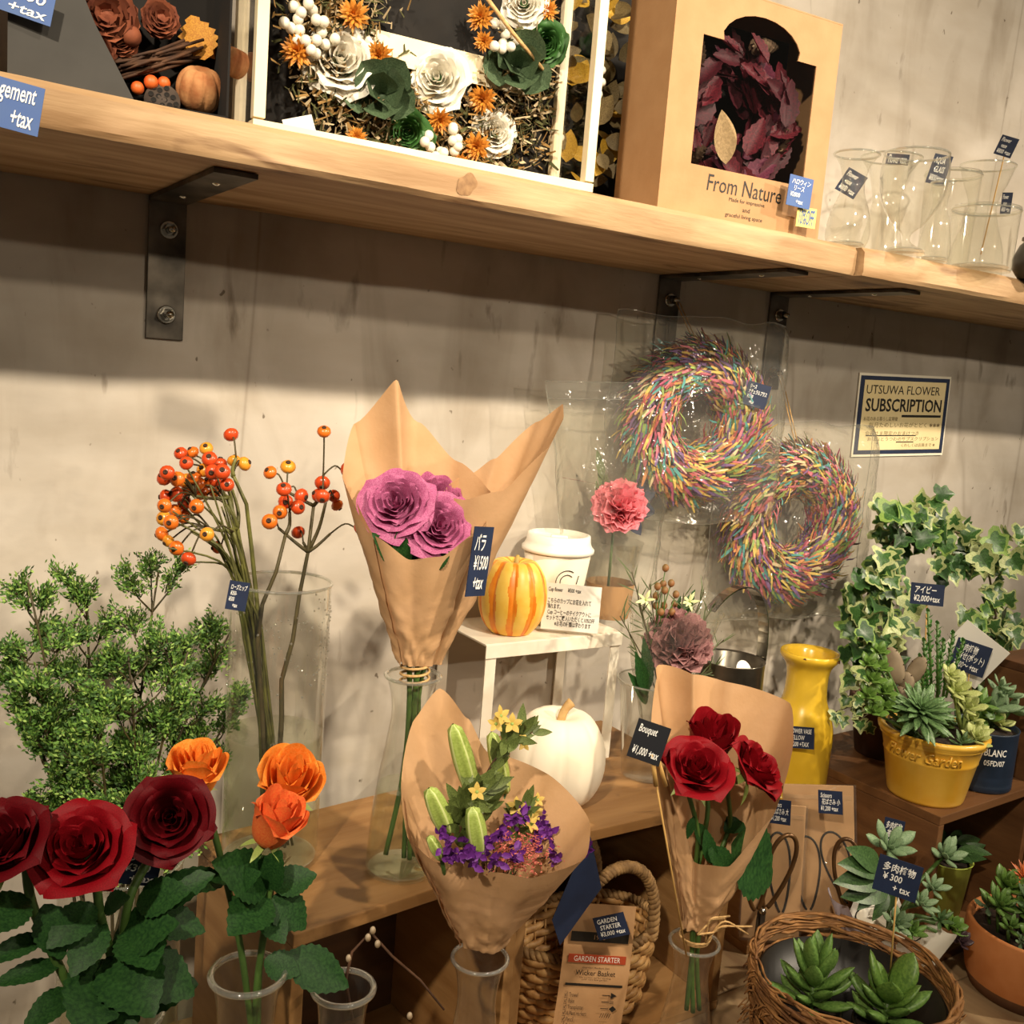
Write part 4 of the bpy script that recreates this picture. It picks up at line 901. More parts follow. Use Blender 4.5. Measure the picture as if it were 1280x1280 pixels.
MB().tube([(-.125, -.028, .212), (-.01, -.03, .196), (.10, -.026, .19)], .0008, 4).build('bag_seam', g['plastic'], t)
# white pumpkin
wpk = PZ(692, 1000, ZA); wpk.z = ZA + .0005
t = T('white_pumpkin', 'smooth white pumpkin with curved tan stem on the crate', 'pumpkin', wpk, .3); Rw = 60 * S(wpk)
pumpkin(MB(), Rw, Rw * 1.72, 8, .045, n=96, m=24).build('rind', pm('pumpkin_white', 'EEE2C8', 'F4EBD8', 8, .5), t)
MB().tube(bez((0, 0, Rw * 1.5), (0, 0, Rw * 1.75), (.0, 0, Rw * 1.95), (.012, -.006, Rw * 2.1), 10), [.0105, .0085, .0068, .006, .0055, .0053, .0052, .0053, .0055, .006, .0065], 10).build('stem', pm('pumpkin_stem', 'B08A54', 'C9A870', 60, .7), t)
# clear plastic cup with dusty carnation bunch in cellophane
kp = PZ(806, 968, ZA); kp.z = ZA + .0005
t = T('plastic_cup', 'clear plastic cup behind the bouquet sign with wrapped carnation bunch', 'cup', kp); sP = S(kp)
MB().lathe([(.0001, .001), (30 * sP, .001), (42 * sP, 116 * sP), (45 * sP, 118 * sP), (45 * sP, 122 * sP)], 36).build('cup_body', g['plastic'], t)
MB().tube([(45 * sP * math.cos(a * PI / 18), 45 * sP * math.sin(a * PI / 18), 122 * sP) for a in range(36)], .0014, 6, closed=True).build('rim', g['rimg'], t)
t = T('carnation_bunch', 'bunch of one dusty rose carnation, brown buds and needle leaves in cellophane', 'bouquet', kp + V((0, 0, .012))); b = t.location.copy()
Yk = kp.y
c0 = P(845, 806, Yk - .005) - b
carnation(t, c0, (-.35, -.8, .5), 42 * sP, g['dusty'], 54, 6)
base_b = P(815, 930, Yk) - b
MB().tube([c0, (c0 + base_b) / 2, base_b], .0025, 6).build('stem', g['stem'], t)
NEED = leaf_mesh('needle', pm('needle_green', '3E4A28', '5A6438', 40, .6), W=.035, fold=.1, curl=.08, serr=0, nv=3, nu=1)
rnd = random.Random(21)
for (x, y) in ((790, 715), (812, 730), (890, 760), (905, 800), (895, 835), (905, 850), (775, 770), (800, 760), (855, 745), (880, 740)):
    tip = P(x, y, Yk + rnd.uniform(-.01, .02)) - b; st_ = base_b * .6 + c0 * .4
    MB().tube([st_, (st_ + tip) / 2 + V((0, 0, .008)), tip], .0009, 5).build('sprig_stem', g['dstem'], t)
    for i in range(13):
        k = .5 + i * .04; p = st_ * (1 - k) + tip * k; d = (tip - st_).normalized()
        inst(NEED, 'needle', t, leafM(p, d * .8 + V((rnd.uniform(-1, 1), rnd.uniform(-.5, .5), rnd.uniform(-.6, .8))), (-.4, -1, .3), rnd.uniform(.02, .034)))
budm = pm('brown_bud', '6B5A2C', '8A5A34', 60, .6); BUD = MB().ball((0, 0, 0), (.0048, .0048, .0056), 8, 6).mesh('bud', budm)
for (x, y) in ((832, 710), (822, 733), (829, 730), (839, 729), (845, 743), (831, 738), (820, 757), (843, 755), (830, 757), (840, 765), (820, 745), (826, 765)):
    p = P(x, y, Yk + rnd.uniform(-.012, .015)) - b; o = P(822 + rnd.uniform(-6, 10), 790, Yk) - b
    inst(BUD, 'bud', t, MX.Translation(p)); MB().tube([o, (o + p) / 2 + V((rnd.gauss(0, .003), 0, 0)), p], .0007, 4).build('stalk', g['stem'], t)
STR = leaf_mesh('star_petal', pm('pale_star', 'B9C080', 'D8D8A8', 40, .6), W=.14, fold=.2, curl=.1, serr=0, nv=4, nu=2)
for (x, y) in ((807, 750), (862, 752)):
    f = inst(MB().ball((0, 0, 0), .002).mesh('star_heart', g['sepal']), 'star_flower', t, aim(P(x, y, Yk - .01) - b, tc_)); rosette(f, MX(), 7, .016, STR, .8, 1.3, .8, 1, x, nm='petal')
add_leaves(t, b, [(808, 870, Yk - .01, 798, 820, Yk - .02, .4), (812, 860, Yk - .01, 806, 800, Yk - .01, .35), (808, 880, Yk, 794, 845, Yk - .02, .4), (840, 800, Yk + .02, 868, 735, Yk + .02, .35), (835, 800, Yk + .02, 850, 745, Yk + .02, .35)], nm='leaf')
wr = MB()
def fnw(u, v):
    a = u * 2 * PI; r = (.012 + .062 * v ** .9) * (1 + .25 * NZ.noise(V((math.cos(a) * 2, math.sin(a) * 2, v * 2.5)))); ax = base_b * (1 - v) + (c0 + V((-.004, 0, .055))) * v
    return ax + V((math.cos(a) * r, math.sin(a) * r * .7, .012 * math.sin(3 * a) * v))
wr.grid(fnw, 40, 20).build('cellophane_wrap', g['cello'], t)
# galvanised jug with tall strap handle behind the red rose bouquet
jp = P(895, 990, -.20); jp.z = ZA + .0005
t = T('metal_jug', 'dark metal jug with tall silver strap handle behind the red rose wrap', 'jug', jp); sJ = S(jp)
jm = pm('pewter_jug', '4A463E', '6B655A', 20, .3, metal=.8)
MB().lathe([(.0001, .001), (40 * sJ, .001), (42 * sJ, 60 * sJ), (41 * sJ, 128 * sJ), (42 * sJ, 130 * sJ), (39 * sJ, 128 * sJ), (38 * sJ, 20 * sJ), (.0001, 20 * sJ)], 36).build('body', jm, t)
hd = MB(); pts = bez((42 * sJ, -.008, 95 * sJ), (62 * sJ, -.008, 230 * sJ), (0 * sJ, .0, 245 * sJ), (-36 * sJ, .01, 190 * sJ), 20)
for i in range(20):
    a, b_ = pts[i], pts[i + 1]; o = V((.25, -.97, 0)) * .008; n_ = (b_ - a).cross(o).normalized() * .0011
    hd.add([a - o - n_, a + o - n_, a + o + n_, a - o + n_, b_ - o - n_, b_ + o - n_, b_ + o + n_, b_ - o + n_], [(0, 1, 5, 4), (1, 2, 6, 5), (2, 3, 7, 6), (3, 0, 4, 7)])
hd.build('handle', pm('bright_steel', 'C8C4BA', None, rough=.15, metal=1), t, False)
MB().lathe([(.0001, 0), (.014, 0)], 20).build('paper_label', g['paper'], t, False, MX.Translation((-.01, -.036, 125 * sJ)) @ MX.Rotation(1.1, 4, 'X'))
# yellow bottle vase
yp = P(990, 1000, -.145); yp.z = .7456; sY = S(yp)
t = T('yellow_vase', 'glossy yellow bottle vase with chipped brown rim', 'vase', yp)
hY = (P(982, 818, -.145).z - .7456)
yv = prof_pts([(30 * sY, 0), (37 * sY, .006), (38.5 * sY, hY * .3), (38.5 * sY, hY * .46), (33 * sY, hY * .58), (26.5 * sY, hY * .68), (25 * sY, hY * .82), (27.5 * sY, hY * .90), (34.5 * sY, hY * .955), (36 * sY, hY * .98), (34.5 * sY, hY), (30 * sY, hY * .995)], 5) + [(27 * sY, hY * .97), (23 * sY, hY * .85), (24 * sY, hY * .66)]
MB().lathe([(.0001, .0005)] + yv, 48).build('body', g['yellow'], t)
for (a, w_, z, h_) in ((-1.25, .30, .975, .010), (-.55, .16, .99, .012), (-2.6, .12, .99, .006), (.3, .2, .992, .008)):
    me = MB().lathe([(.0001, .0009), (1, 0)], 10, fn=lambda q_, z_: 1 + .3 * math.sin(q_ * 3 + a)).build('chip', g['chip'], t, True, aim((36.1 * sY * math.cos(a), 36.1 * sY * math.sin(a), hY * z), (math.cos(a), math.sin(a), .35)) @ MX.Diagonal((w_ * .02, w_ * .012, 1, 1)))
price_tag('small navy flower vase yellow tag on the yellow bottle', 1000, 922, yp.y - .044, 34, 28, 'FLOWER VASE\n  YELLOW\n ¥1200 +TAX', -6, rect=.82)

# ------------------------------------------------------------------ left: green shrub branches
gb = P(150, 1150, -.20); gb.z = ZT + .0005
sg = S(P(150, 1100, -.2))
tops = P(150, 1075, -.20).z - gb.z
vessel('cylinder_vase', 'clear glass cylinder holding the feathery green branches, against the crate side', 'vase', gb, [(.058, 0), (.06, .004), (.06, tops * .5), (.06, tops)], water=.2, rim=.002)
grn = [pm('feather_green', '55802F', '719A40', 60, .6), pm('feather_light', '98B85A', None, rough=.6), pm('feather_dark', '3E6228', None, rough=.6)]
rnd = random.Random(31)
def shrub(tx, ty, spread, Y1, clumps, seed):
    rn = random.Random(seed); base = gb + V((rn.uniform(-.03, .03), rn.uniform(-.03, .03), .02))
    t = T('feathery_branch', 'feathery bright green branch in the glass cylinder among the roses', 'branch', base, group='feathery green branches')
    st = MB(); lf = MB(); tip = P(tx, ty, Y1); neck = gb + V((rn.uniform(-.03, .03), rn.uniform(-.03, .03), tops)); 
    path = bez(base, neck - V((0, 0, .1)), neck + (tip - neck) * .35, tip, 14)
    st.tube([p - base for p in path], [.0022 - .0012 * i / 14 for i in range(15)], 6)
    for k in range(clumps):
        f = .5 + .5 * (k + rn.random()) / clumps; i = min(13, int(f * 14)); o = path[i]
        d = ((tip - neck).normalized() * rn.uniform(.6, 1.2) + V((rn.gauss(0, .75), rn.gauss(0, .45), rn.gauss(.35, .3)))).normalized()
        L = spread * sg * rn.uniform(.45, 1.0) * (1.15 - .5 * f + .1); e = o + d * L; m = (o + e) / 2 + V((0, 0, -.004))
        st.tube([o - base, m - base, e - base], [.0011, .0009, .0006], 5)
        for j in range(11):
            q_ = o + (e - o) * rn.uniform(.42, 1.0); d2 = (d + V((rn.gauss(0, .7), rn.gauss(0, .6), rn.gauss(.35, .4)))).normalized(); L2 = rn.uniform(.010, .024); e2 = q_ + d2 * L2
            st.tube([q_ - base, e2 - base], [.0007, .0004], 4)
            for z in range(34):
                kk = rn.uniform(.25, 1.1); p = q_ + (e2 - q_) * kk + V((rn.gauss(0, .003), rn.gauss(0, .003), rn.gauss(0, .003))) - base
                d3 = (d2 + V((rn.gauss(0, .8), rn.gauss(0, .8), rn.gauss(.3, .6)))).normalized() * rn.uniform(.004, .0075); o3 = d3.orthogonal().normalized() * .0013
                lf.add([p, p + d3 * .5 + o3, p + d3, p + d3 * .5 - o3], [(0, 1, 2, 3)], rn.choice((0, 0, 1, 2, 2)))
    st.build('stem', g['dstem'], t); lf.build('foliage', grn, t, False)['kind'] = 'stuff'
for i, (x, y, sp_, Y1, c) in enumerate(((35, 728, 80, -.17, 14), (108, 728, 85, -.14, 15), (198, 715, 90, -.15, 16), (288, 790, 90, -.16, 16), (160, 815, 85, -.22, 15), (45, 880, 95, -.19, 14), (235, 815, 80, -.23, 14), (120, 900, 80, -.24, 12), (295, 880, 75, -.17, 10), (5, 800, 80, -.15, 10))):
    shrub(x, y, sp_, Y1, c, 40 + i)

# ------------------------------------------------------------------ front: red roses, orange roses and their vases
Yr = -.455
rv = P(150, 1268, Yr); hv_ = rv.z - ZT; rvb = V((rv.x, Yr, ZT + .0005))
vessel('bottle_vase', 'clear bottle vase under the three dark red roses', 'vase', rvb, [(.036, 0), (.04, .006), (.04, hv_ * .55), (.024, hv_ * .82), (.024, hv_ * .93), (.032, hv_ - .001)], water=hv_ * .4, rim=.0022, group='bottle vases for single roses')
RG = 'dark red roses in the bottle vase'
rose('dark red rose turned aside, nearest the feathery branches edge', 4, 1050, Yr - .01, 50, (-.45, -.45, .75), g['dred'], [(40, 1130, Yr), (70, 1200, Yr), (105, 1262, Yr), (150, 1300, Yr)], group=RG, seed=1, stem_r=.0035, leaves=((35, 1120, Yr, -20, 1160, Yr - .03, 1.1), (55, 1130, Yr, 80, 1200, Yr - .02), (60, 1170, Yr, -25, 1200, Yr - .02, .5), (75, 1205, Yr, -5, 1225, Yr - .02, .5), (90, 1235, Yr, 30, 1285, Yr - .03, .7)))
rose('dark red rose wide open, between the other two dark red roses', 102, 1060, Yr - .02, 53, (-.35, -.62, .75), g['red'], [(125, 1140, Yr), (135, 1180, Yr), (145, 1230, Yr), (152, 1300, Yr)], group=RG, seed=4, stem_r=.0035, leaves=((120, 1130, Yr, 60, 1180, Yr - .02), (128, 1150, Yr, 90, 1215, Yr - .03), (130, 1135, Yr, 155, 1120, Yr - .02), (140, 1180, Yr, 210, 1150, Yr - .04), (140, 1190, Yr, 190, 1260, Yr - .06, 1.2), (145, 1200, Yr, 100, 1285, Yr - .05, 1.3), (150, 1240, Yr, 246, 1225, Yr - .02, 1.1), (140, 1215, Yr, 160, 1290, Yr - .05, 1.1)))
rose('dark red rose facing out with a drooping outer petal, below the single orange rose', 212, 1022, Yr + .0, 49, (-.28, -.85, .5), g['dred'], [(180, 1085, Yr + .01), (160, 1130, Yr), (152, 1200, Yr), (156, 1300, Yr)], group=RG, seed=7, stem_r=.0035, leaves=((185, 1130, Yr, 262, 1090, Yr - .02, .8), (180, 1145, Yr, 258, 1160, Yr - .02, .9), (170, 1130, Yr, 230, 1110, Yr - .03, 1), (165, 1160, Yr, 190, 1200, Yr - .05, 1.2), (160, 1200, Yr - .01, 245, 1240, Yr - .04, 1.1)))
price_tag('navy tag half hidden behind the open dark red rose', 175, 1085, Yr + .02, 48, 46, 'OTIN\n¥300\n  +tax', 10, yaw=-.3)
Yo = -.445
jv = P(310, 1218, Yo); jb = V((jv.x, Yo, ZT + .0005)); hj = jv.z - ZT; so = S(jv)
vessel('bottle_vase', 'clear flared bottle vase under the orange roses', 'vase', jb, prof_pts([(.034, 0), (.037, .006), (.037, hj * .5), (36 * so, hj * .72), (35 * so, hj * .85), (38 * so, hj * .94), (45 * so, hj)], 4), water=hj * .5, rim=.003, group='bottle vases for single roses')
jv2 = P(424, 1228, -.415); jb2 = V((jv2.x, -.425, ZT + .0005)); hj2 = jv2.z - ZT
vessel('bottle_vase', 'clear flared bottle vase with a dark twig before the crate', 'vase', jb2, prof_pts([(.032, 0), (.035, .006), (.035, hj2 * .5), (32 * so, hj2 * .72), (31 * so, hj2 * .85), (34 * so, hj2 * .94), (41 * so, hj2)], 4), rim=.003, group='bottle vases for single roses')
OG = 'orange roses in the flared bottle vase'
rose('single orange rose behind the drooping dark red rose', 247, 960, Yo + .035, 34, (-.05, -.25, 1), g['orange'], [(262, 1025, Yo + .02), (280, 1090, Yo + .01), (300, 1180, Yo), (315, 1290, Yo)], 'bud', group=OG, seed=3, leaves=((285, 1100, Yo, 200, 1100, Yo - .02, .5), (290, 1110, Yo, 320, 1090, Yo - .02)), hgt=1.05)
rose('light orange rose standing above the coral tinged one', 364, 972, Yo + .03, 40, (-.1, -.55, .85), g['orange'], [(345, 1060, Yo + .02), (335, 1140, Yo + .01), (322, 1220, Yo), (318, 1290, Yo)], 'bud', group=OG, seed=6, hgt=1.2, leaves=((340, 1110, Yo, 395, 1090, Yo - .01, 1.1), (340, 1120, Yo, 385, 1160, Yo - .02, 1.2)))
rose('coral tinged orange rose below the light orange rose', 346, 1024, Yo - .01, 36, (.22, -.4, .95), g['coral'], [(338, 1080, Yo), (335, 1130, Yo), (325, 1200, Yo), (322, 1290, Yo)], 'bud', group=OG, seed=11, hgt=1.05, leaves=((335, 1110, Yo, 280, 1075, Yo - .02, 1.0), (335, 1120, Yo, 290, 1160, Yo - .03, 1.2), (332, 1140, Yo, 355, 1175, Yo - .03, 1.1), (330, 1200, Yo, 375, 1215, Yo - .02, 1.2), (355, 1195, Yo, 440, 1230, Yo - .03, .9), (330, 1110, Yo, 345, 1070, Yo - .02, 1)))
Yt = -.40
t = T('dry_twig', 'thin dark twig with pale buds leaning out of the bottle vase before the crate', 'twig', P(440, 1275, -.415)); b = t.location.copy()
tw = [(440, 1275, -.415), (432, 1225, -.41), (440, 1190, -.405), (463, 1165, -.40), (490, 1195, -.41), (525, 1225, -.42), (555, 1262, -.43)]
MB().tube([P(*x) - b for x in tw], [.0018, .0016, .0014, .0014, .0013, .0012, .001], 6).build('stem', twg, t)
for (x, y) in ((466, 1163), (460, 1172), (436, 1198), (472, 1180), (512, 1270)):
    MB().ball((0, 0, 0), (.003, .003, .004), 8, 6).build('bud', pm('pale_bud', 'B8A890', '8A7458', 90, .6), t, True, MX.Translation(P(x, y, -.405) - b))
# ------------------------------------------------------------------ kraft bouquet with seed pods
Yb2 = -.405
bb = P(600, 1198, Yb2)
b2f = V((bb.x, Yb2, ZT + .0005)); h2 = (bb.z - ZT)
flask('clear conical flask vase holding the pod and purple flower bouquet', b2f, .98, .10, h2 / .196, group='glass bouquet vases')
t = T('kraft_bouquet_wrap', 'flared kraft paper wrap around green pods and purple flowers', 'paper wrap', bb)
kraft_wrap(t, bb, bb, [(135, 336, 11), (110, 300, 7), (75, 255, 11), (35, 246, 25), (5, 232, 36), (345, 213, 39), (310, 190, 34), (290, 176, 27), (260, 172, 22), (235, 178, 27), (205, 190, 27), (185, 240, 22), (160, 305, 15)], seed=6, th0=190)
t = T('paper_flag', 'dark navy paper hanging behind the flared kraft wrap', 'paper', P(735, 1060, Yb2 + .03)); b = t.location.copy()
pf = [P(x, y, Yb2 + .03 + d) - b for (x, y, d) in ((737, 1040, 0), (752, 1110, .0), (700, 1182, .005), (690, 1150, .005))]
MB().add(pf + [p + V((.0005, .001, 0)) for p in pf], [(0, 1, 2, 3), (7, 6, 5, 4), (0, 4, 5, 1), (1, 5, 6, 2), (2, 6, 7, 3), (3, 7, 4, 0)]).build('sheet', g['navy'], t, False)
podm = [pm('pod_green', '93A84C', 'A9BC60', 40, .5), pm('pod_rib', 'C4CE86', None, rough=.5)]
def podmesh():
    mb = MB(); mb.lathe([(.001, 0)] + [(.105 * math.sin(PI * (.1 + .82 * i / 14)) ** .5 if i < 14 else .01, .02 + i / 14 * .98) for i in range(15)], 30, fn=lambda a, z: 1 + .1 * math.cos(a * 5))
    mb.m = [1 if (math.atan2(mb.v[f[0]][1], mb.v[f[0]][0]) * 5 / (2 * PI) + .1) % 1 < .2 else 0 for f in mb.f]; return mb.mesh('pod', podm)
PODM = podmesh()
for i, (x0, y0, x1, y1, Y) in enumerate(((592, 990, 566, 905, Yb2 + .01), (632, 985, 614, 915, Yb2 + .03), (560, 1035, 536, 985, Yb2 - .03), (600, 1062, 590, 1008, Yb2 - .045), (552, 1068, 536, 1045, Yb2 - .035))):
    p0_ = P(x0, y0 + 6, Y); p1_ = P(x1, y1, Y); t = T('seed_pod', ('tall ribbed green pod against the paper peak', 'tall ribbed green pod beside the leafy sprig', 'short ribbed green pod at the paper wrap edge', 'ribbed green pod standing among purple flowers', 'smallest ribbed green pod at the wrap rim')[i], 'seed pod', p0_, group='ribbed green pods in the bouquet')
    L = (p1_ - p0_).length; inst(PODM, 'pod', t, aim((0, 0, 0), p1_ - p0_) @ MX.Diagonal((L * 1.15 if i < 2 else L * 1.7, L * 1.15 if i < 2 else L * 1.7, L, 1)))
    MB().tube([(0, 0, 0), (bb - p0_) * .4 + V((0, .02, 0))], .002, 6).build('stem', g['stem'], t)
SLF = leaf_mesh('leaf', pm('sprig_leaf', '4E5A2C', '6B7A3E', 30, .5, thin=.1), W=.16, fold=.2, curl=.12, serr=0, nv=6, nu=2)
YPT = leaf_mesh('petal', pm('yellow_petal', 'BF9C40', 'D6BC62', 40, .6, thin=.15), W=.3, fold=.2, curl=.3, serr=0, nv=4, nu=2)
rnd = random.Random(77)
def sprig(label, pts, n, L, flw=()):
    q_ = [P(*p) for p in pts]; t = T('leafy_sprig', label, 'sprig', q_[0], group='leafy sprigs in the pod bouquet'); b = q_[0]
    MB().tube([p - b for p in q_], .0016, 6).build('stem', twg, t)
    for i in range(n):
        k = rnd.uniform(.2, 1) * (len(q_) - 1); j = min(len(q_) - 2, int(k)); p = q_[j].lerp(q_[j + 1], k - j) - b; d = (q_[j + 1] - q_[j]).normalized()
        inst(SLF, 'leaf', t, leafM(p, d * .5 + V((rnd.uniform(-1, 1), rnd.uniform(-.6, .3), rnd.uniform(-.3, .9))), (-.4, -1, .4), L * rnd.uniform(.7, 1.2)))
    for (x, y, Y, r) in flw:
        f = inst(MB().ball((0, 0, 0), .002).mesh('flower_heart', g['sepal']), 'flower', t, aim(P(x, y, Y) - b, (rnd.uniform(-.6, .4), -.8, .5)))
        for i in range(5): inst(YPT, 'petal', f, MX.Rotation(i * 1.257, 4, 'Z') @ MX.Rotation(-1.0, 4, 'X') @ MX.Scale(r * .78, 4))
sprig('leafy sprig with small yellow flowers reaching over the white pumpkin', [(605, 1090, Yb2 - .01), (602, 1020, Yb2 - .01), (610, 965, Yb2 - .01), (632, 925, Yb2 - .01), (665, 915, Yb2 - .01)], 46, .027, [(626, 895, Yb2 - .01, .014), (640, 905, Yb2 - .015, .014), (650, 915, Yb2 - .01, .012), (620, 905, Yb2 - .01, .012), (655, 930, Yb2 - .01, .01)])
sprig('dark leafy sprig in the heart of the pod bouquet', [(590, 1095, Yb2 - .03), (575, 1040, Yb2 - .03), (580, 1000, Yb2 - .03), (608, 985, Yb2 - .03)], 64, .029, [(596, 990, Yb2 - .045, .012)])
sprig('leafy sprig with yellow blossoms behind the purple flowers', [(640, 1095, Yb2 - .005), (645, 1060, Yb2 - .005), (650, 1020, Yb2), (660, 1005, Yb2)], 34, .024, [(645, 1008, Yb2, .013), (667, 1015, Yb2, .013), (663, 1030, Yb2 - .01, .013), (705, 1040, Yb2 - .005, .012), (690, 1030, Yb2, .012), (672, 1000, Yb2, .01)])
STM = leaf_mesh('floret', pm('statice', '5A1F78', '7A3398', 40, .6, thin=.1), W=.28, fold=.4, curl=.25, serr=0, nv=3, nu=2)
SP = [(560, 1075, -.04), (575, 1072, -.05), (590, 1078, -.055), (555, 1050, -.04), (608, 1060, -.05), (625, 1045, -.03), (640, 1030, -.02), (618, 1080, -.06), (655, 1020, -.01), (668, 1060, -.03), (683, 1050, -.015), (690, 1075, -.03), (705, 1065, -.02), (695, 1045, -.005), (720, 1058, -.01), (708, 1085, -.03), (676, 1035, -.005), (640, 1075, -.055), (728, 1068, -.01)]
for i in range(0, len(SP), 2):
    grp = SP[i:i + 2]; o = P(610, 1150, Yb2); t = T('purple_statice', 'purple statice sprig crowding the rim of the flared kraft wrap', 'flower', o, group='purple statice in the pod bouquet')
    for (x, y, dy) in grp:
        p = P(x, y - 4, Yb2 + dy) - o; MB().tube([(0, 0, 0), p * .72 + V((.006, .03, 0)), p], .0008, 4).build('stem', g['dstem'], t)
        h = inst(MB().ball((0, 0, 0), .003, 6, 5).mesh('floret_heart', MATS['statice']), 'flower_head', t, MX.Translation(p))
        for j in range(16): inst(STM, 'floret', h, leafM((rnd.gauss(0, .003), rnd.gauss(0, .003), rnd.gauss(0, .005)), (rnd.gauss(0, .7), rnd.gauss(-.3, .5), rnd.gauss(.6, .6)), (-.4, -1, .3), rnd.uniform(.008, .013)))
t = T('pink_celosia', 'fuzzy rusty pink celosia between the purple statice', 'flower', P(645, 1085, Yb2 - .04)); b = t.location.copy(); cl = MB()
for i in range(900):
    p = P(648 + rnd.gauss(0, 17), 1066 + rnd.gauss(0, 13), Yb2 - .045 + rnd.gauss(0, .006)) - b; d = V((rnd.gauss(0, 1), rnd.gauss(-.5, .6), rnd.gauss(.5, .8))).normalized() * .004; o = d.orthogonal().normalized() * .0007
    cl.add([p - o, p + o, p + d], [(0, 1, 2)], i % 2)
cl.build('plume', [pm('celosia1', 'A8483E', None, rough=.7), pm('celosia2', 'C46A5A', None, rough=.7)], t, False)['kind'] = 'stuff'
MB().tube([(0, 0, .01), P(605, 1180, Yb2) - b], .0015, 5).build('stem', g['stem'], t)

# ------------------------------------------------------------------ kraft bouquet of three red roses
Y3 = -.425
bb = P(868, 1178, Y3); b3f = V((bb.x, Y3, ZT + .0005)); h3 = bb.z - ZT
flask('clear conical flask vase tied with twine under three bright red roses', b3f, .98, .06, h3 / .196, group='glass bouquet vases')
t = T('kraft_bouquet_wrap', 'open kraft paper wrap tied with twine behind three bright red roses', 'paper wrap', bb)
kraft_wrap(t, bb, bb, [(180, 335, 8), (150, 345, 9), (110, 338, 3), (60, 330, 10), (25, 332, 21), (5, 300, 22), (345, 215, 26), (315, 140, 24), (285, 118, 12), (265, 115, 8), (240, 155, 10), (205, 260, 12)], seed=9, th0=200, crump=.007)
for k in range(4): MB().tube([V(((.016 + .0007 * k) * math.cos(a * .35 + k), (.016 + .0007 * k) * math.sin(a * .35 + k), .004 + .0016 * k)) for a in range(19)], .0013, 5).build('twine_tie', g['twine'], t)
for (x, y, x2, y2) in ((905, 1150, 935, 1168), (900, 1160, 940, 1158), (885, 1150, 912, 1145)):
    p = P(x, y, Y3 - .03) - bb; q_ = P(x2, y2, Y3 - .03) - bb; MB().tube(bez(V((0, -.017, .006)), p + V((0, 0, .012)), p, q_, 8), .0012, 5).build('twine_end', g['twine'], t)
MB().tube([P(x, y, Y3 - .024) - bb for x, y in ((872, 1168), (890, 1150), (905, 1148), (908, 1158), (890, 1166), (872, 1168))], .0013, 5).build('twine_loop', g['twine'], t)
G3 = 'bright red roses in kraft paper'
rose('bright red rose bud standing tallest in the twine tied wrap', 888, 922, Y3 + .0, 33, (-.1, -.28, 1), g['red'], [(885, 1010, Y3 + .005), (872, 1090, Y3), (866, 1180, Y3), (858, 1262, Y3)], 'bud', group=G3, seed=2, hgt=1.05)
rose('bright red rose opened wide below the tallest bud', 872, 960, Y3 - .035, 39, (-.25, -.55, .85), g['red'], [(872, 1040, Y3 - .01), (868, 1100, Y3), (865, 1180, Y3), (866, 1265, Y3)], 'open', group=G3, seed=5, leaves=((866, 1030, Y3 - .012, 890, 1060, Y3 - .012, .6), (868, 1020, Y3 - .02, 858, 1050, Y3 - .02, .5)))
rose('bright red rose leaning over with leaves below it', 950, 958, Y3 - .05, 38, (.35, -.55, .65), g['red'], [(912, 1030, Y3), (892, 1090, Y3 - .004), (872, 1180, Y3), (874, 1262, Y3)], 'open', group=G3, seed=8, hgt=.6, leaves=((885, 1062, Y3 - .02, 925, 1092, Y3 - .04, .9), (914, 1055, Y3 - .02, 978, 1102, Y3 - .04, 1.5), (905, 1040, Y3, 945, 1010, Y3 - .01, .8), (890, 1080, Y3 - .02, 884, 1040, Y3 - .02, .6)))
sgn = price_tag('black bouquet price sign reading Bouquet 1,000 yen in a clothespin', 811, 928, Y3 - .03, 42, 52, 'Bouquet\n\n¥1,000 +tax', 12, stick=P(858, 1195, Y3 - .03), rect=.8, name='clothespin_sign', cat='sign')
sgn.children[0].data.materials[0] = pm('slate_black', '191B22', None, rough=.6)
i_ = sgn.matrix_basis.inverted()
for dx in (-3, 3): MB().tube([i_ @ P(818 + dx, 942, Y3 - .032), i_ @ P(826 + dx * 2, 982, Y3 - .032)], [.0022, .0028], 6).build('clothespin', pm('bamboo', 'C9A05C'), sgn)

# ------------------------------------------------------------------ wicker basket in the crate
wbk = V((.80, -.223, ZT + .0148)); rX, rY, hB = .112, .072, .105
t = T('wicker_basket', 'woven wicker basket with rope handles inside the crate', 'basket', wbk)
for r in range(9):
    z = .006 + r * hB / 9; fl_ = .86 + .14 * r / 8; pts = []; rr = []
    for i in range(96):
        a = 2 * PI * i / 96; wv = math.sin(a * 16 + (PI if r % 2 else 0)); pts.append(V(((rX * fl_ + .003 * wv) * math.cos(a), (rY * fl_ + .003 * wv) * math.sin(a), z))); rr.append(.0048 + .0014 * abs(math.cos(a * 16)))
    MB().tube(pts, rr, 6, closed=True).build('weave_strand', g['wicker'], t)
for i in range(32):
    a = 2 * PI * i / 32 + .1; MB().tube([(rX * .84 * math.cos(a), rY * .84 * math.sin(a), .001), (rX * .995 * math.cos(a), rY * .995 * math.sin(a), hB)], .0026, 5).build('stake', g['wicker'], t)
def rope(pts, r, turns, nm, mat='rope'):
    n = len(pts)
    for k in range(2):
        out = []
        for i in range(n * 4):
            f = i / 4; j = min(n - 2, int(f)); p = V(pts[j]).lerp(V(pts[j + 1]), min(1, f - j)); d = (V(pts[j + 1]) - V(pts[j])).normalized(); u_ = d.cross(V((.3, 1, .2))).normalized(); v_ = d.cross(u_); a = turns * 2 * PI * i / (n * 4) + k * PI
            out.append(p + (u_ * math.cos(a) + v_ * math.sin(a)) * r * .55)
        MB().tube(out, r * .68, 6).build(nm, g[mat], t)
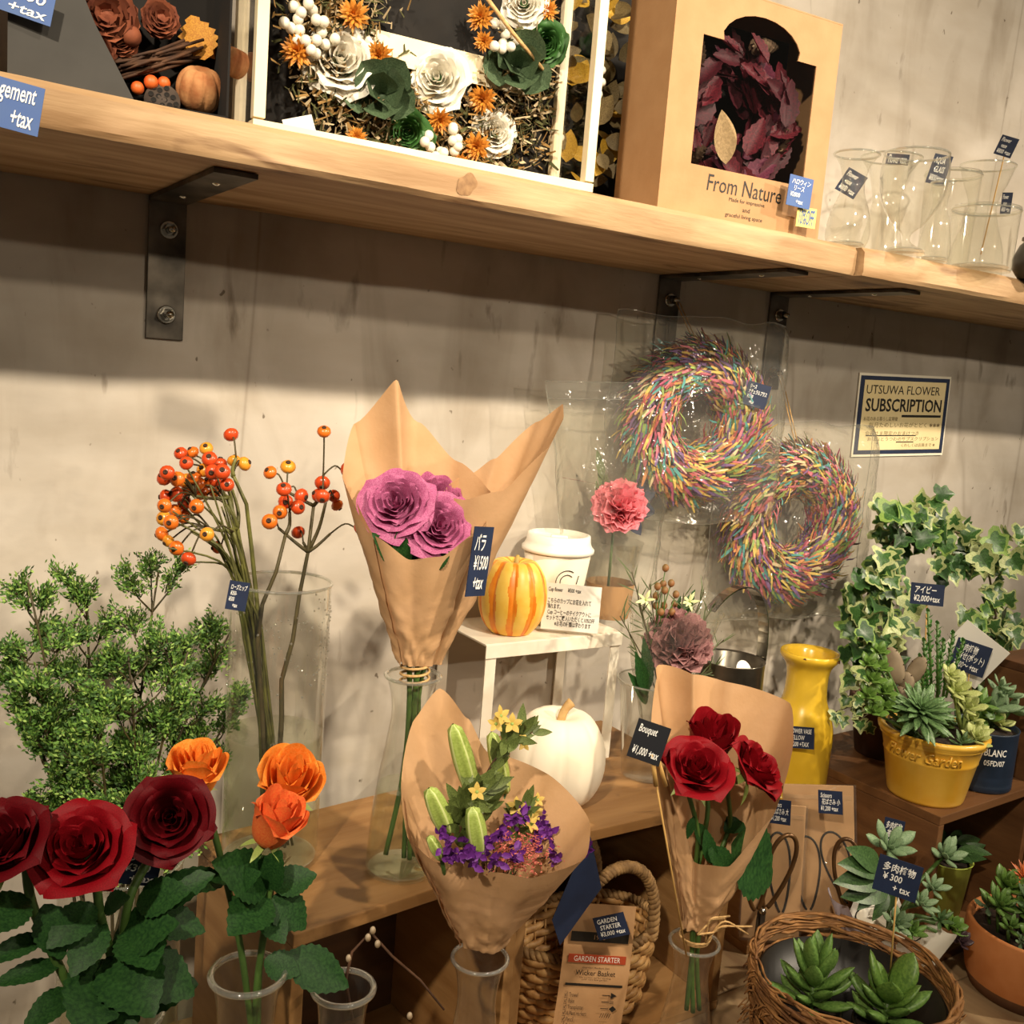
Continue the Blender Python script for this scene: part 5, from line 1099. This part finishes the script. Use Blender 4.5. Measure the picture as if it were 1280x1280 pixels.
rope([V((rX * 1.0 * math.cos(2 * PI * i / 60), rY * 1.0 * math.sin(2 * PI * i / 60), hB + .003)) for i in range(61)], .006, 34, 'rim_rope')
for sy in (-1, 1):
    rope(bez((-.07, sy * rY * .85, hB), (-.078, sy * rY * .95, hB + .155), (.078, sy * rY * .95, hB + .155), (.07, sy * rY * .85, hB), 36), .0072, 22, 'handle')
t = T('basket_label', 'kraft label strip reading Garden Starter Wicker Basket hanging on the basket', 'label', P(742, 1212, -.312)); b = t.location.copy()
sB = S(b); ya = to_cam_yaw(b) * .7
def lab(u, v): return (u * 43 * sB, -.004 - .006 * math.cos(v * 2.2), v * 88 * sB)
MB().grid(lambda u, v: lab((u - .5) * 2, (v - .5) * 2 ), 4, 20, 0, MX.Rotation(ya, 4, 'Z') @ MX.Rotation(.03, 4, 'Y')).build('strip', g['kraftcard'], t)
ML = MX.Rotation(ya, 4, 'Z') @ MX.Rotation(.03, 4, 'Y') @ MX.Translation((0, -.0115, 0))
MB().box(-36 * sB, 36 * sB, -.0004, 0, 44 * sB, 57 * sB).build('dark_band', g['black'], t, False, ML)
MB().box(-36 * sB, 36 * sB, -.0004, 0, 16 * sB, 27 * sB).build('red_band', pm('red_band', 'A8401E', None, rough=.7), t, False, ML)
MB().box(-36 * sB, 36 * sB, -.0004, 0, -15 * sB, -12 * sB).build('rule', g['black'], t, False, ML)
for (txt, z, w_, h_, ik, x) in (('1988', 50.5, 14, 6, 'kraftcard', 0), ('GARDEN STARTER', 21.5, 58, 7, 'paper', 0), ('Garden Basket Set', 10, 34, 2.2, 'black', 0), ('Wicker Basket', 3, 50, 7, 'black', 0), ('The perfect set for starting\nyour very first garden', -5, 40, 5, 'black', 0), ('☑ Trowel\n☑ Rake\n☑ Transplanter\n☑ 6 Plant markers\n☑ Pencil\n☑ Twine', -48, 30, 50, 'black', -20), ('━▶\n━≡\n━◆\n/////\n─', -42, 20, 40, 'black', 22)):
    me = text_mesh(txt, w_ * sB, h_ * sB, g[ik], 'LEFT' if z < -20 else 'CENTER')
    if me: inst(me, 'lettering', t, ML @ MX.Translation((x * sB, -.0006, z * sB)))
price_tag('black tilted garden starter tag on the wicker basket handle', 764, 1158, -.345, 40, 30, 'GARDEN\n STARTER\n¥3,000 +tax', -22)

# ------------------------------------------------------------------ right: scissors in bags, grapevine basket, pots, succulents, ivy
def sci_loop(cx, cz, w_, h_, tilt, s):
    out = []
    for i in range(41):
        a = -PI / 2 + .25 + (2 * PI - .5) * i / 40; x = math.sin(a + PI / 2) * w_ * (.62 - .38 * math.cos(a + PI / 2) if False else .5) ; z = -math.cos(a + PI / 2) * h_ * .5
        x *= .72 + .28 * (z / (h_ * .5)); out.append(V((cx + x * math.cos(tilt) + z * math.sin(tilt), 0, cz - x * math.sin(tilt) + z * math.cos(tilt))) * s)
    return out
def sci_bag(label, px, py, Y, wpx, hpx, roll, loops):
    c = P(px, py, Y); s = S(c); M = MX.Translation(c) @ MX.Rotation(to_cam_yaw(c) * .8, 4, 'Z') @ MX.Rotation(-.16, 4, 'X') @ MX.Rotation(math.radians(roll), 4, 'Y')
    t = T('scissors_packet', label, 'packet', M=M, group='kraft scissors packets'); wd, ht = wpx * s, hpx * s
    MB().box(-wd / 2, wd / 2, 0, .003, -ht / 2, ht / 2, bev=.001).build('kraft_card', g['kraftcard'], t, False)
    MB().box(-wd * .47, wd * .47, -.0006, -.0001, ht * .40, ht * .43).build('fold_line', g['kraft'], t, False)
    for (cx, cz, w_, h_, ti) in loops:
        MB().tube(sci_loop(cx, cz, w_, h_, ti, s), .0017, 5).build('printed_handle', g['black'], t, True, MX.Translation((0, -.0004, 0)))
    def fn(u, v): return ((u - .5) * wd * 1.06, -.003 - .003 * NZ.noise(V((u * 5, v * 9, px))), (v - .5) * ht * 1.02)
    MB().grid(fn, 10, 16).build('clear_sleeve', g['cello'], t)
    return t
sci_bag('kraft scissors packet leaning under the yellow vase, handle print on it', 1024, 1070, -.268, 86, 176, -6.5, ((-15, -22, 42, 92, -.02), (24, -14, 42, 92, -.28)))
sci_bag('kraft scissors packet half hidden by the rose leaves', 966, 1090, -.300, 72, 170, -2, ((8, 0, 36, 100, -.1),))
price_tag('navy scissors tag on the packet half hidden by rose leaves', 975, 1015, -.315, 26, 32, 'Scissors\n 花ばさみ 大\n¥1,200 +tax', -4)
price_tag('navy scissors tag on the packet under the yellow vase', 1038, 1003, -.288, 29, 30, 'Scissors\n 花ばさみ 小\n¥1,200 +tax', -8)
def scissors(label, px, py, Y, s_, yaw):
    c = P(px, py, Y); s = S(c) * s_; t = T('garden_scissors', label, 'scissors', c, yaw, group='bronze handled scissors')
    br = pm('bronze_handle', '4A3420', '6B4C2C', 30, .35, metal=.5)
    for k, cx in ((0, -14), (1, 16)):
        MB().tube(sci_loop(cx, 30, 44, 100, .22 if k else -.12, s), .0032, 7).build('handle', br, t, True, MX.Translation((0, .004 * k, 0)))
        MB().poly([(-3 * s, -22 * s), (4 * s, -22 * s), (2 * s, -95 * s), (0, -100 * s)], 0, .002).build('blade', g['steel'], t, False, MX.Translation((0, .003 * k, 0)) @ MX.Rotation(.05 if k else -.05, 4, 'Y'))
    MB().lathe([(.0001, .004), (.004, .003), (.005, 0)], 12).build('pivot', g['chrome'], t, True, MX.Translation((0, -.001, -20 * s)) @ MX.Rotation(PI / 2, 4, 'X'))
    return t
scissors('bronze handled scissors standing beside the twine tied flask', 955, 1120, -.345, 1.0, -.4)
scissors('bronze handled scissors standing behind the grapevine basket next to the white wrapped pot', 1068, 1120, -.318, .9, -.9)

# grapevine basket
gk = PZ(1066, 1214, .70); gk.z = ZT + .0005
Rg = .121
t = T('vine_basket', 'round grapevine basket with two black pots inside', 'basket', gk)
mb = MB(); rnd = random.Random(14)
for i in range(190):
    z0 = rnd.uniform(.004, .146) if i % 4 else rnd.uniform(.136, .152); a0 = rnd.uniform(0, 2 * PI); ln = rnd.uniform(.8, 2.8); fl_ = rnd.uniform(-.012, .012); ph = rnd.uniform(0, 9); rad = rnd.uniform(.0012, .0026); pts = []
    for k in range(14):
        a = a0 + ln * k / 13; z = min(.155, max(.003, z0 + fl_ * k / 13 * 2 + .003 * math.sin(k * 1.1 + ph))); rr = Rg * (.84 + .16 * min(1, z / .13)) + .0035 * math.sin(k * .9 + ph) + rnd.uniform(-.001, .001); pts.append((rr * math.cos(a), rr * math.sin(a), z))
    mb.tube(pts, rad, 5)
for i in range(70):      # loose curling ends
    a = rnd.uniform(0, 2 * PI); z = rnd.uniform(.03, .15); p = V((Rg * math.cos(a), Rg * math.sin(a), z)); d = V((math.cos(a), math.sin(a), 0)); tn = V((-math.sin(a), math.cos(a), 0)); pts = []
    for k in range(7): pts.append(p + d * .009 * math.sin(k * .5) + tn * .003 * k + V((0, 0, .006 * math.sin(k * .9 + a))))
    mb.tube(pts, .0008, 4)
mb.build('woven_vines', g['vine'], t)['kind'] = 'stuff'
MB().lathe([(.0001, .003), (Rg * .78, .003), (Rg * .93, .128), (Rg * .90, .130), (Rg * .76, .006)], 40).build('liner', g['bplastic'], t)
LAB = ('jelly bean leaved succulent in a black pot, shorter of two in the vine basket', 'broad pointed leaved succulent in a black pot beside the 300 yen sign')
for i, (x, y, dz) in enumerate(((1028, 1232, 0), (1108, 1228, 0))):
    e1g = V((.84, -.54, 0)); p = gk + e1g * (-.042, .043)[i] + V((.54, .84, 0)) * (.012, -.012)[i]; p.z = gk.z + .022
    t = T('potted_succulent', LAB[i], 'plant', p, group='succulents in black pots')
    MB().lathe([(.0001, 0), (.027, 0), (.037, .062), (.039, .062), (.039, .068), (.0355, .068), (.034, .058), (.0001, .058)], 28).build('pot', g['bplastic'], t)
    MB().lathe([(.0001, .0605), (.034, .0595)], 20).build('soil', g['soil'], t)
    rn = random.Random(i + 3)
    MB().tube([(0, 0, .058), (0, 0, .10)], .004, 6).build('stem', g['stem'], t)
    for j in range(22 if i == 0 else 17):
        a = j * 2.4; z = .064 + .045 * j / 20; tl = 1.35 - 1.0 * (j / 20) ** 1.5
        inst(FAT['green'] if i == 0 else FAT['brt'] if j > 11 else FAT['green'], 'leaf', t, MX.Translation((0, 0, z)) @ MX.Rotation(a, 4, 'Z') @ MX.Rotation(-tl, 4, 'X') @ MX.Scale(rn.uniform(.05, .068), 4))
price_tag('navy 300 yen succulent sign on a stick in the vine basket', 1122, 1098, gk.y - .01, 52, 48, '多肉植物\n ¥ 300\n      + tax', 5, stick=P(1112, 1225, gk.y - .012), name='price_sign', rect=.74, shear=.05)

# white paper wrapped succulent
wp_ = PZ(1150, 1238, ZT); wp_ = V((1.205, -.405, ZT + .0005))
t = T('wrapped_succulent', 'trailing succulent in a white pot wrapped in white paper', 'plant', wp_); b = wp_
MB().lathe([(.0001, 0), (.036, 0), (.044, .12), (.046, .12), (.043, .12), (.041, .11), (.0001, .11)], 32).build('pot', g['white'], t)
hp_ = .12
for k, (a, hgt_, w_) in enumerate(((-2.4, .05, .05), (2.6, .07, .06), (-.7, .035, .05), (.9, .06, .05))):
    d = V((math.cos(a), math.sin(a), 0)); tn = V((-math.sin(a), math.cos(a), 0))
    def fn(u, v): return d * (.046 + .035 * v + .008 * math.sin(u * 5)) + tn * (u - .5) * 2 * w_ * (1 - .55 * v) + V((0, 0, .085 + hgt_ * v + .004 * math.sin(u * 7)))
    MB().grid(fn, 8, 6).build('paper_collar', pm('lilac_paper', 'CFC4D0', None, rough=.7, thin=.2) if k == 1 else g['paper'], t)
rnd = random.Random(17)
DK = leaf_mesh('leaf', pm('dark_succ_leaf', '2E4A26', '4A6A3A', 30, .4), W=.2, fold=.2, curl=-.25, serr=0, nv=8, nu=4)
for (x, y, Y, n, L, me) in ((1110, 1060, -.40, 12, .042, 'grey'), (1180, 1070, -.39, 12, .038, 'grey'), (1105, 1110, -.41, 0, 0, ''), (1150, 1130, -.43, 14, .026, 'grey'), (1120, 1155, -.44, 14, .026, 'grey'), (1165, 1110, -.42, 12, .026, 'grey'), (1190, 1160, -.44, 14, .024, 'brt'), (1200, 1178, -.455, 12, .02, 'purple'), (1175, 1150, -.445, 12, .022, 'dark'), (1140, 1165, -.455, 12, .022, 'green')):
    p = P(x, y, Y) - b
    if n:
        MB().tube([V((0, 0, hp_ - .01)), (V((0, 0, hp_)) + p) / 2 + V((0, 0, .01)), p], .003, 6).build('stem', g['stem'], t)
        rosette(t, aim(p, (rnd.uniform(-.5, .1), -.6, .8)), n, L, FAT[me], .3, 1.4, .5, 1, x)
for (x0, y0, x1, y1) in ((1105, 1085, 1066, 1078), (1100, 1085, 1075, 1062), (1105, 1095, 1060, 1100), (1110, 1110, 1068, 1118), (1100, 1105, 1078, 1135), (1110, 1115, 1095, 1150), (1112, 1100, 1120, 1145)):
    p0_ = P(x0, y0, -.41); p1_ = P(x1, y1, -.42); inst(DK, 'leaf', t, leafM(p0_ - b, p1_ - p0_, (-.4, -.8, .6), (p1_ - p0_).length))
price_tag('small navy succulent tag standing behind the white wrapped pot', 1116, 1042, -.36, 24, 38, '多肉植物\n  寄せ\n¥500', 2, stick=P(1112, 1110, -.38))
# terracotta planter at the crate
tp = PZ(1280, 1236, ZT); tp.z = ZT + .0005; sT = S(tp); rT = 76 * sT
t = T('terracotta_planter', 'orange terracotta planter with dark base and mixed succulents', 'plant', tp)
MB().lathe([(.0001, 0), (rT * .86, 0), (rT * .93, .018)], 44).build('dark_foot', g['terrad'], t)
MB().lathe([(rT * .93, .018), (rT, .05), (rT * 1.01, .098), (rT * .97, .102), (rT * .92, .098), (rT * .9, .085), (.0001, .085)], 44).build('pot', g['terra'], t)
MB().lathe([(.0001, .088), (rT * .9, .086)], 28).build('soil', g['soil'], t)
rnd = random.Random(23)
for (u, v, z, n, L, me) in ((-.058, .0, .125, 18, .034, 'green'), (-.035, .03, .14, 16, .034, 'brt'), (-.055, -.03, .108, 14, .024, 'green'), (-.028, -.045, .108, 16, .024, 'brt'), (-.012, -.01, .135, 22, .036, 'dark'), (-.02, .0, .12, 14, .03, 'brt'), (.0, -.05, .106, 14, .02, 'dark'), (-.045, -.05, .10, 10, .016, 'grey'), (.03, -.03, .12, 18, .03, 'green'), (.03, .02, .13, 16, .03, 'grey'), (-.06, .025, .11, 12, .022, 'grey')):
    q0_ = V((.84, -.54, 0)) * u + V((.54, .84, 0)) * v; p = q0_ + V((0, 0, z))
    MB().tube([q0_ * .9 + V((0, 0, .086)), p], .0026, 6).build('stem', g['stem'], t)
    rosette(t, aim(p, (rnd.uniform(-.5, .0), -.5, .9)), n, L, FAT[me], .2, 1.5, .5, 1, n + int(u * 999), h=.01)
SPO = leaf_mesh('orange_spike', pm('orange_succ', 'C2561E', 'D97A3A', 30, .5), W=.08, fold=.1, curl=.2, serr=0, nv=4, nu=2)
f = V((.84, -.54, 0)) * -.005 + V((.54, .84, 0)) * .035 + V((0, 0, .155)); rosette(t, aim(f, (-.2, -.5, .9)), 34, .028, SPO, .1, 1.4, .7, 1, 2, nm='spike'); MB().tube([V((f.x * .8, f.y * .8, .086)), f], .003, 6).build('stem', g['stem'], t)
# lime pot inside the crate
lp_ = MC @ V((.19, .085, .0145))
t = T('lime_pot', 'lime green pot with a dark trailing plant inside the brown crate', 'plant', lp_)
MB().lathe([(.0001, 0), (.032, 0), (.040, .088), (.042, .09), (.039, .09), (.037, .082), (.0001, .08)], 32, fn=lambda a, z: 1 + .012 * math.sin(z * 500)).build('pot', g['lime'], t)
MB().lathe([(.0001, .083), (.037, .082)], 20).build('soil', g['soil'], t)
for j in range(14):
    a = j * 2.4; inst(DK, 'leaf', t, leafM((.015 * math.cos(a), .015 * math.sin(a), .088 + .002 * j), (math.cos(a), math.sin(a) - .2, .9 - .05 * j), (-.3, -.6, .8), .05))

# yellow planter on the crate
yp_ = MC @ V((.058, .064, ZC - ZT + .0006)); sp2 = S(yp_)
t = T('yellow_planter', 'yellow glazed planter with raised Garden lettering and mixed succulents', 'plant', yp_)
r0, r1, hpot = 44 * sp2, 62 * sp2, .108
MB().lathe([(.0001, 0), (r0, 0), (r0 * 1.03, .004), (r0 + (r1 - r0) * .58, hpot * .60), (r0 + (r1 - r0) * .64, hpot * .615), (r0 + (r1 - r0) * .62, hpot * .64), (r0 + (r1 - r0) * .86, hpot * .84), (r1 * 1.0, hpot * .86), (r1 * .985, hpot * .89), (r1 * 1.045, hpot * .92), (r1 * 1.06, hpot * .97), (r1 * 1.02, hpot), (r1 * .93, hpot * .985), (r1 * .9, hpot * .9), (.0001, hpot * .89)], 56).build('pot', g['ypot'], t)
MB().lathe([(.0001, hpot * .93), (r1 * .91, hpot * .92)], 28).build('soil', g['soil'], t)
me = text_mesh('Flower Garden', .115, .019, g['ypot'], shear=.25, bold=.02)
ya = to_cam_yaw(yp_) - PI / 2 - .12
bm = bmesh.new(); bm.from_mesh(me)
r_ = bmesh.ops.extrude_face_region(bm, geom=bm.faces[:])
for v in [x for x in r_['geom'] if isinstance(x, bmesh.types.BMVert)]: v.co.y -= .0022
for v in bm.verts:
    z = hpot * .735 + v.co.z; rr = r0 + (r1 - r0) * (.62 + .24 * (z / hpot - .64) / .2) - v.co.y - .0002; a = ya + v.co.x / rr; v.co = V((rr * math.cos(a), rr * math.sin(a), z))
bmesh.ops.recalc_face_normals(bm, faces=bm.faces[:])
bm.to_mesh(me); bm.free(); inst(me, 'raised_lettering', t)
Yp = yp_.y; b = yp_
rnd = random.Random(41)
def at(x, y, dY=0): return P(x, y, Yp + dY) - b
AEO = fat_mesh('leaf', pm('aeonium', '3E5E34', '6B8A56', 20, .45), W=.12, flat=.35, curl=.18, tip=1.1)
rosette(t, aim(at(1148, 893, -.035), (-.25, -.5, .9)), 60, .052, AEO, .1, 1.5, .5, 1, 4, h=.008)
MB().tube([V((0, -.02, hpot * .9)), at(1150, 892, -.03)], .005, 6).build('stem', g['stem'], t)
for (x, y, L) in ((1090, 850, .024), (1100, 835, .022), (1085, 870, .024), (1105, 865, .024), (1092, 890, .022), (1108, 885, .022), (1098, 815, .018), (1085, 830, .02)):
    p = at(x, y, -.01); MB().tube([V((-.04, -.005, hpot * .9)), p], .002, 5).build('stem', g['stem'], t); rosette(t, aim(p, (-.4, -.5, .8)), 9, L, FAT['brt'], .4, 1.4, .6, 1, x)
pad = pm('cactus_pad', '6E5E48', '8A7A62', 30, .7, .2, 80)
for (x, y, w_, h_, rl) in ((1118, 832, 11, 23, -.35), (1145, 838, 10, 20, .35), (1134, 858, 10, 18, -.2), (1126, 872, 9, 14, -.3)):
    o = MB().ball((0, 0, 0), (w_ * sp2, w_ * sp2 * .5, h_ * sp2), 14, 10).build('cactus_pad', pad, t, True, MX.Translation(at(x, y, .012)) @ MX.Rotation(to_cam_yaw(b), 4, 'Z') @ MX.Rotation(rl, 4, 'Y'))
    for k in range(7):
        a = k * .9; MB().ball((0, 0, 0), .0011, 6, 4).build('areole', g['calyx'], o, True, MX.Translation((w_ * sp2 * .98 * math.cos(a), -.002, h_ * sp2 * .98 * math.sin(a))))
TRI = leaf_mesh('leaf', pm('club_moss', '3A6B2E', '548A3E', 30, .5), W=.3, fold=.3, curl=.2, serr=0, nv=3, nu=2)
for (x, y, x1, y1) in ((1165, 875, 1160, 762), (1172, 875, 1172, 778), (1160, 872, 1155, 800), (1178, 875, 1192, 790), (1182, 872, 1205, 800), (1170, 880, 1180, 800), (1156, 880, 1150, 820)):
    p0_, p1_ = at(x, y, .0), at(x1, y1, .01); MB().tube([p0_, p1_], .0022, 6).build('stem', g['stem'], t)
    for k in range(26):
        f_ = .12 + .88 * k / 26; p = p0_.lerp(p1_, f_); a = k * 2.4; inst(TRI, 'leaf', t, leafM(p, V((math.cos(a), math.sin(a), .9)), (0, 0, 1), .011))
for (x, y, L) in ((1195, 865, .034), (1208, 885, .03), (1188, 845, .022), (1212, 900, .024)):
    p = at(x, y, -.035); MB().tube([V((.03, -.03, hpot * .9)), p], .0025, 5).build('stem', g['sepal'], t); rosette(t, aim(p, (-.2, -.5, .9)), 10, L, FAT['pale'], .4, 1.4, .6, 1, x)
for (u, v, n, L, me) in ((-.055, -.02, 14, .026, 'brt'), (-.035, -.05, 14, .024, 'dark'), (.045, -.04, 14, .028, 'pale'), (.06, -.01, 12, .026, 'pale'), (.02, .03, 16, .03, 'green'), (-.03, .03, 16, .03, 'brt'), (.05, .02, 14, .03, 'dark'), (.015, -.06, 12, .02, 'dark')):
    p = V((.84, -.54, 0)) * u + V((.54, .84, 0)) * v + V((0, 0, hpot * .96)); rosette(t, aim(p, (-.2, -.4, .9)), n, L, FAT[me], .25, 1.45, .5, 1, n + int(u * 999), h=.01)
# navy tin
tn = MC @ V((.187, .052, ZC - ZT + .0006)); sN = S(tn); rN = 38.5 * sN
t = T('navy_tin', 'navy tin can with white stencil lettering and grey green succulents', 'plant', tn)
hN = .097
prof = [(.0001, 0), (rN * .97, 0), (rN, .002), (rN, .010)]
for k in range(3): prof += [(rN * .985, .012 + k * .006), (rN, .015 + k * .006)]
MB().lathe(prof + [(rN, hN - .003), (rN * 1.02, hN), (rN * .97, hN), (rN * .96, hN - .01), (.0001, hN - .012)], 44).build('can', g['tin'], t)
MB().lathe([(.0001, hN - .007), (rN * .95, hN - .008)], 24).build('soil', g['soil'], t)
for (txt, w_, h_, z, off) in (('R: BLANC', .046, .0115, .068, .30), ('05FD/07', .032, .009, .051, .42)):
    me = text_mesh(txt, w_, h_, g['ink'], bold=.015); ya = to_cam_yaw(tn) - PI / 2 + off
    for v in me.vertices: a = ya + v.co.x / rN; zz = v.co.z; v.co = V(((rN + .0006) * math.cos(a), (rN + .0006) * math.sin(a), z + zz))
    inst(me, 'lettering', t)
rnd = random.Random(51)
for (x, y, n, L, me) in ((1240, 885, 10, .045, 'grey'), (1255, 870, 9, .035, 'grey'), (1230, 895, 10, .03, 'brt'), (1262, 890, 9, .04, 'grey'), (1225, 880, 8, .03, 'green'), (1245, 905, 10, .03, 'pale'), (1250, 858, 7, .024, 'grey')):
    p = P(x, y, tn.y - .005) - tn; MB().tube([V((p.x * .5, p.y * .5, hN - .01)), p], .0028, 6).build('stem', g['stem'], t); rosette(t, aim(p, (rnd.uniform(-.5, .5), -.4, .8)), n, L, FAT[me], .3, 1.5, .6, 1, x)
# ivy on a hoop
iv = MC @ V((.15, .205, ZC - ZT + .0006))
t = T('ivy_plant', 'variegated ivy trained over a hoop in a brown pot', 'plant', iv)
MB().lathe([(.0001, 0), (.045, 0), (.06, .09), (.064, .09), (.064, .10), (.056, .10), (.054, .088), (.0001, .088)], 36).build('pot', pm('brown_pot', '3E2416', '543220', 30, .7), t)
MB().lathe([(.0001, .092), (.054, .09)], 24).build('soil', g['soil'], t)
Yi = iv.y
half = [(0, 0), (.15, -.12), (.38, -.14), (.52, .02), (.40, .2), (.33, .28), (.45, .45), (.46, .53), (.30, .6), (.2, .7), (.1, .88), (0, 1.0)]
def ivy_mesh(k, mats, rim):
    rn = random.Random(k); out = half + [(-x, z) for x, z in half[-2:0:-1]]; n = len(out); vs = []; c = (0, .33)
    out = [(x * rn.uniform(.9, 1.1), z * rn.uniform(.93, 1.07)) for x, z in out]
    vs.append((0, .0, c[1]))
    for sc2 in (rim, 1.0):
        for (x, z) in out:
            j = rn.uniform(.85, 1.15) if sc2 < 1 else 1
            xx, zz = x * sc2 * j, c[1] + (z - c[1]) * sc2 * j; vs.append((xx, .35 * abs(xx) - .25 * (zz - .3) ** 2 + .05 * NZ.noise(V((xx * 4, zz * 4, k))), zz))
    fs = [(0, 1 + i, 1 + (i + 1) % n) for i in range(n)]; mi = [0] * n
    fs += [(1 + i, 1 + n + i, 1 + n + (i + 1) % n, 1 + (i + 1) % n) for i in range(n)]; mi += [1] * n
    mb = MB(); mb.add(vs, fs); mb.m = mi; return mb.mesh('leaf', mats)
ig = pm('ivy_green', '2E4F24', '4A7236', 18, .4, thin=.1); icr = pm('ivy_cream', '8E9E5A', 'B9C08A', 25, .45, thin=.12); il = pm('ivy_lime', '6A8A3C', '86A050', 25, .45, thin=.12); idk = pm('ivy_dark', '223D1E', '35582C', 18, .4, thin=.08)
IV = [ivy_mesh(1, [ig, icr], .62), ivy_mesh(2, [ig, icr], .75), ivy_mesh(3, [ig, il], .7), ivy_mesh(4, [idk, ig], .8), ivy_mesh(5, [idk, il], .85), ivy_mesh(6, [ig, icr], .5)]
hoop = [(1130, 900), (1092, 850), (1078, 780), (1090, 715), (1120, 672), (1160, 655), (1205, 668), (1235, 710), (1245, 770), (1230, 830), (1200, 890)]
hp3 = [P(x, y, Yi) - iv for x, y in hoop]
MB().tube(hp3, .002, 6).build('hoop', g['dstem'], t)
rnd = random.Random(61)
def ivy_leaf(x, y, dY, L, k=None):
    p = P(x, y, Yi + dY) - iv; ang = rnd.uniform(-PI, PI) if rnd.random() < .35 else rnd.gauss(-PI / 2, .9)
    d = V((math.cos(ang) * .85, -.45 + rnd.gauss(0, .3), math.sin(ang)))
    inst(IV[k if k is not None else rnd.choice((0, 0, 1, 1, 2, 3, 3, 4, 5))], 'leaf', t, leafM(p, d, (-.55 + rnd.gauss(0, .35), -.8, .55 + rnd.gauss(0, .3)), L))
for i in range(len(hoop) - 1):
    (x0, y0), (x1, y1) = hoop[i], hoop[i + 1]
    for k in range(13):
        f_ = rnd.random(); ivy_leaf(x0 + (x1 - x0) * f_ + rnd.gauss(0, 13), y0 + (y1 - y0) * f_ + rnd.gauss(0, 13), rnd.uniform(-.05, .04), rnd.uniform(.026, .042))
for (cx, cy, sx, sy, n) in ((1065, 770, 14, 22, 8), (1075, 830, 12, 20, 8), (1150, 635, 26, 9, 10), (1190, 700, 22, 20, 9), (1265, 680, 16, 18, 9), (1265, 780, 14, 25, 8), (1125, 760, 14, 30, 8), (1215, 780, 20, 30, 10), (1100, 800, 20, 30, 9), (1255, 830, 14, 12, 4)):
    for k in range(n): ivy_leaf(cx + rnd.gauss(0, sx * .7), cy + rnd.gauss(0, sy * .7), rnd.uniform(-.06, .03), rnd.uniform(.026, .042))
for k in range(75):
    (x0, y0), (x1, y1) = (lambda i: (hoop[i], hoop[i + 1]))(rnd.randrange(len(hoop) - 1)); f_ = rnd.random(); ivy_leaf(x0 + (x1 - x0) * f_ + rnd.gauss(0, 15), y0 + (y1 - y0) * f_ + rnd.gauss(0, 15), rnd.uniform(.02, .05), rnd.uniform(.028, .04), rnd.choice((3, 3, 4)))
for (x, y, k) in ((1102, 640, 2), (1128, 632, 2), (1235, 670, 2), (1262, 695, 0), (1222, 690, 0), (1268, 840, 0), (1118, 770, 5), (1135, 745, 5)): ivy_leaf(x, y, -.06, .048, k)
for pth in (((1090, 850), (1070, 880), (1045, 890)), ((1100, 880), (1075, 900), (1060, 870))):
    q_ = [P(x, y, Yi - .02) - iv for x, y in pth]; MB().tube(q_, .0011, 5).build('runner', g['dstem'], t)
    for (x, y) in pth: ivy_leaf(x, y, -.02, .026, 0); ivy_leaf(x + 8, y + 6, -.03, .022, 1)
price_tag('navy ivy price sign on a bamboo stick', 1159, 743, Yi - .105, 39, 27, 'アイビー\n¥2,000+tax', -3, stick=P(1155, 850, Yi - .10), name='price_sign', rect=.78)
c = P(1213, 815, Yp - .005)
cw = price_tag('white square card standing diamond-wise above the navy tin', 1214, 818, Yi - .075, 62, 62, '', 32, card='paper', name='white_card', cat='card', th=.001, stick=P(1213, 905, Yi - .07))
price_tag('navy 300 yen succulent tag in front of the white square card', 1213, 822, Yi - .085, 41, 40, '多肉植物\n 寄せ(ポット)\n¥300～ +tax', 10, stick=P(1206, 900, Yi - .08))
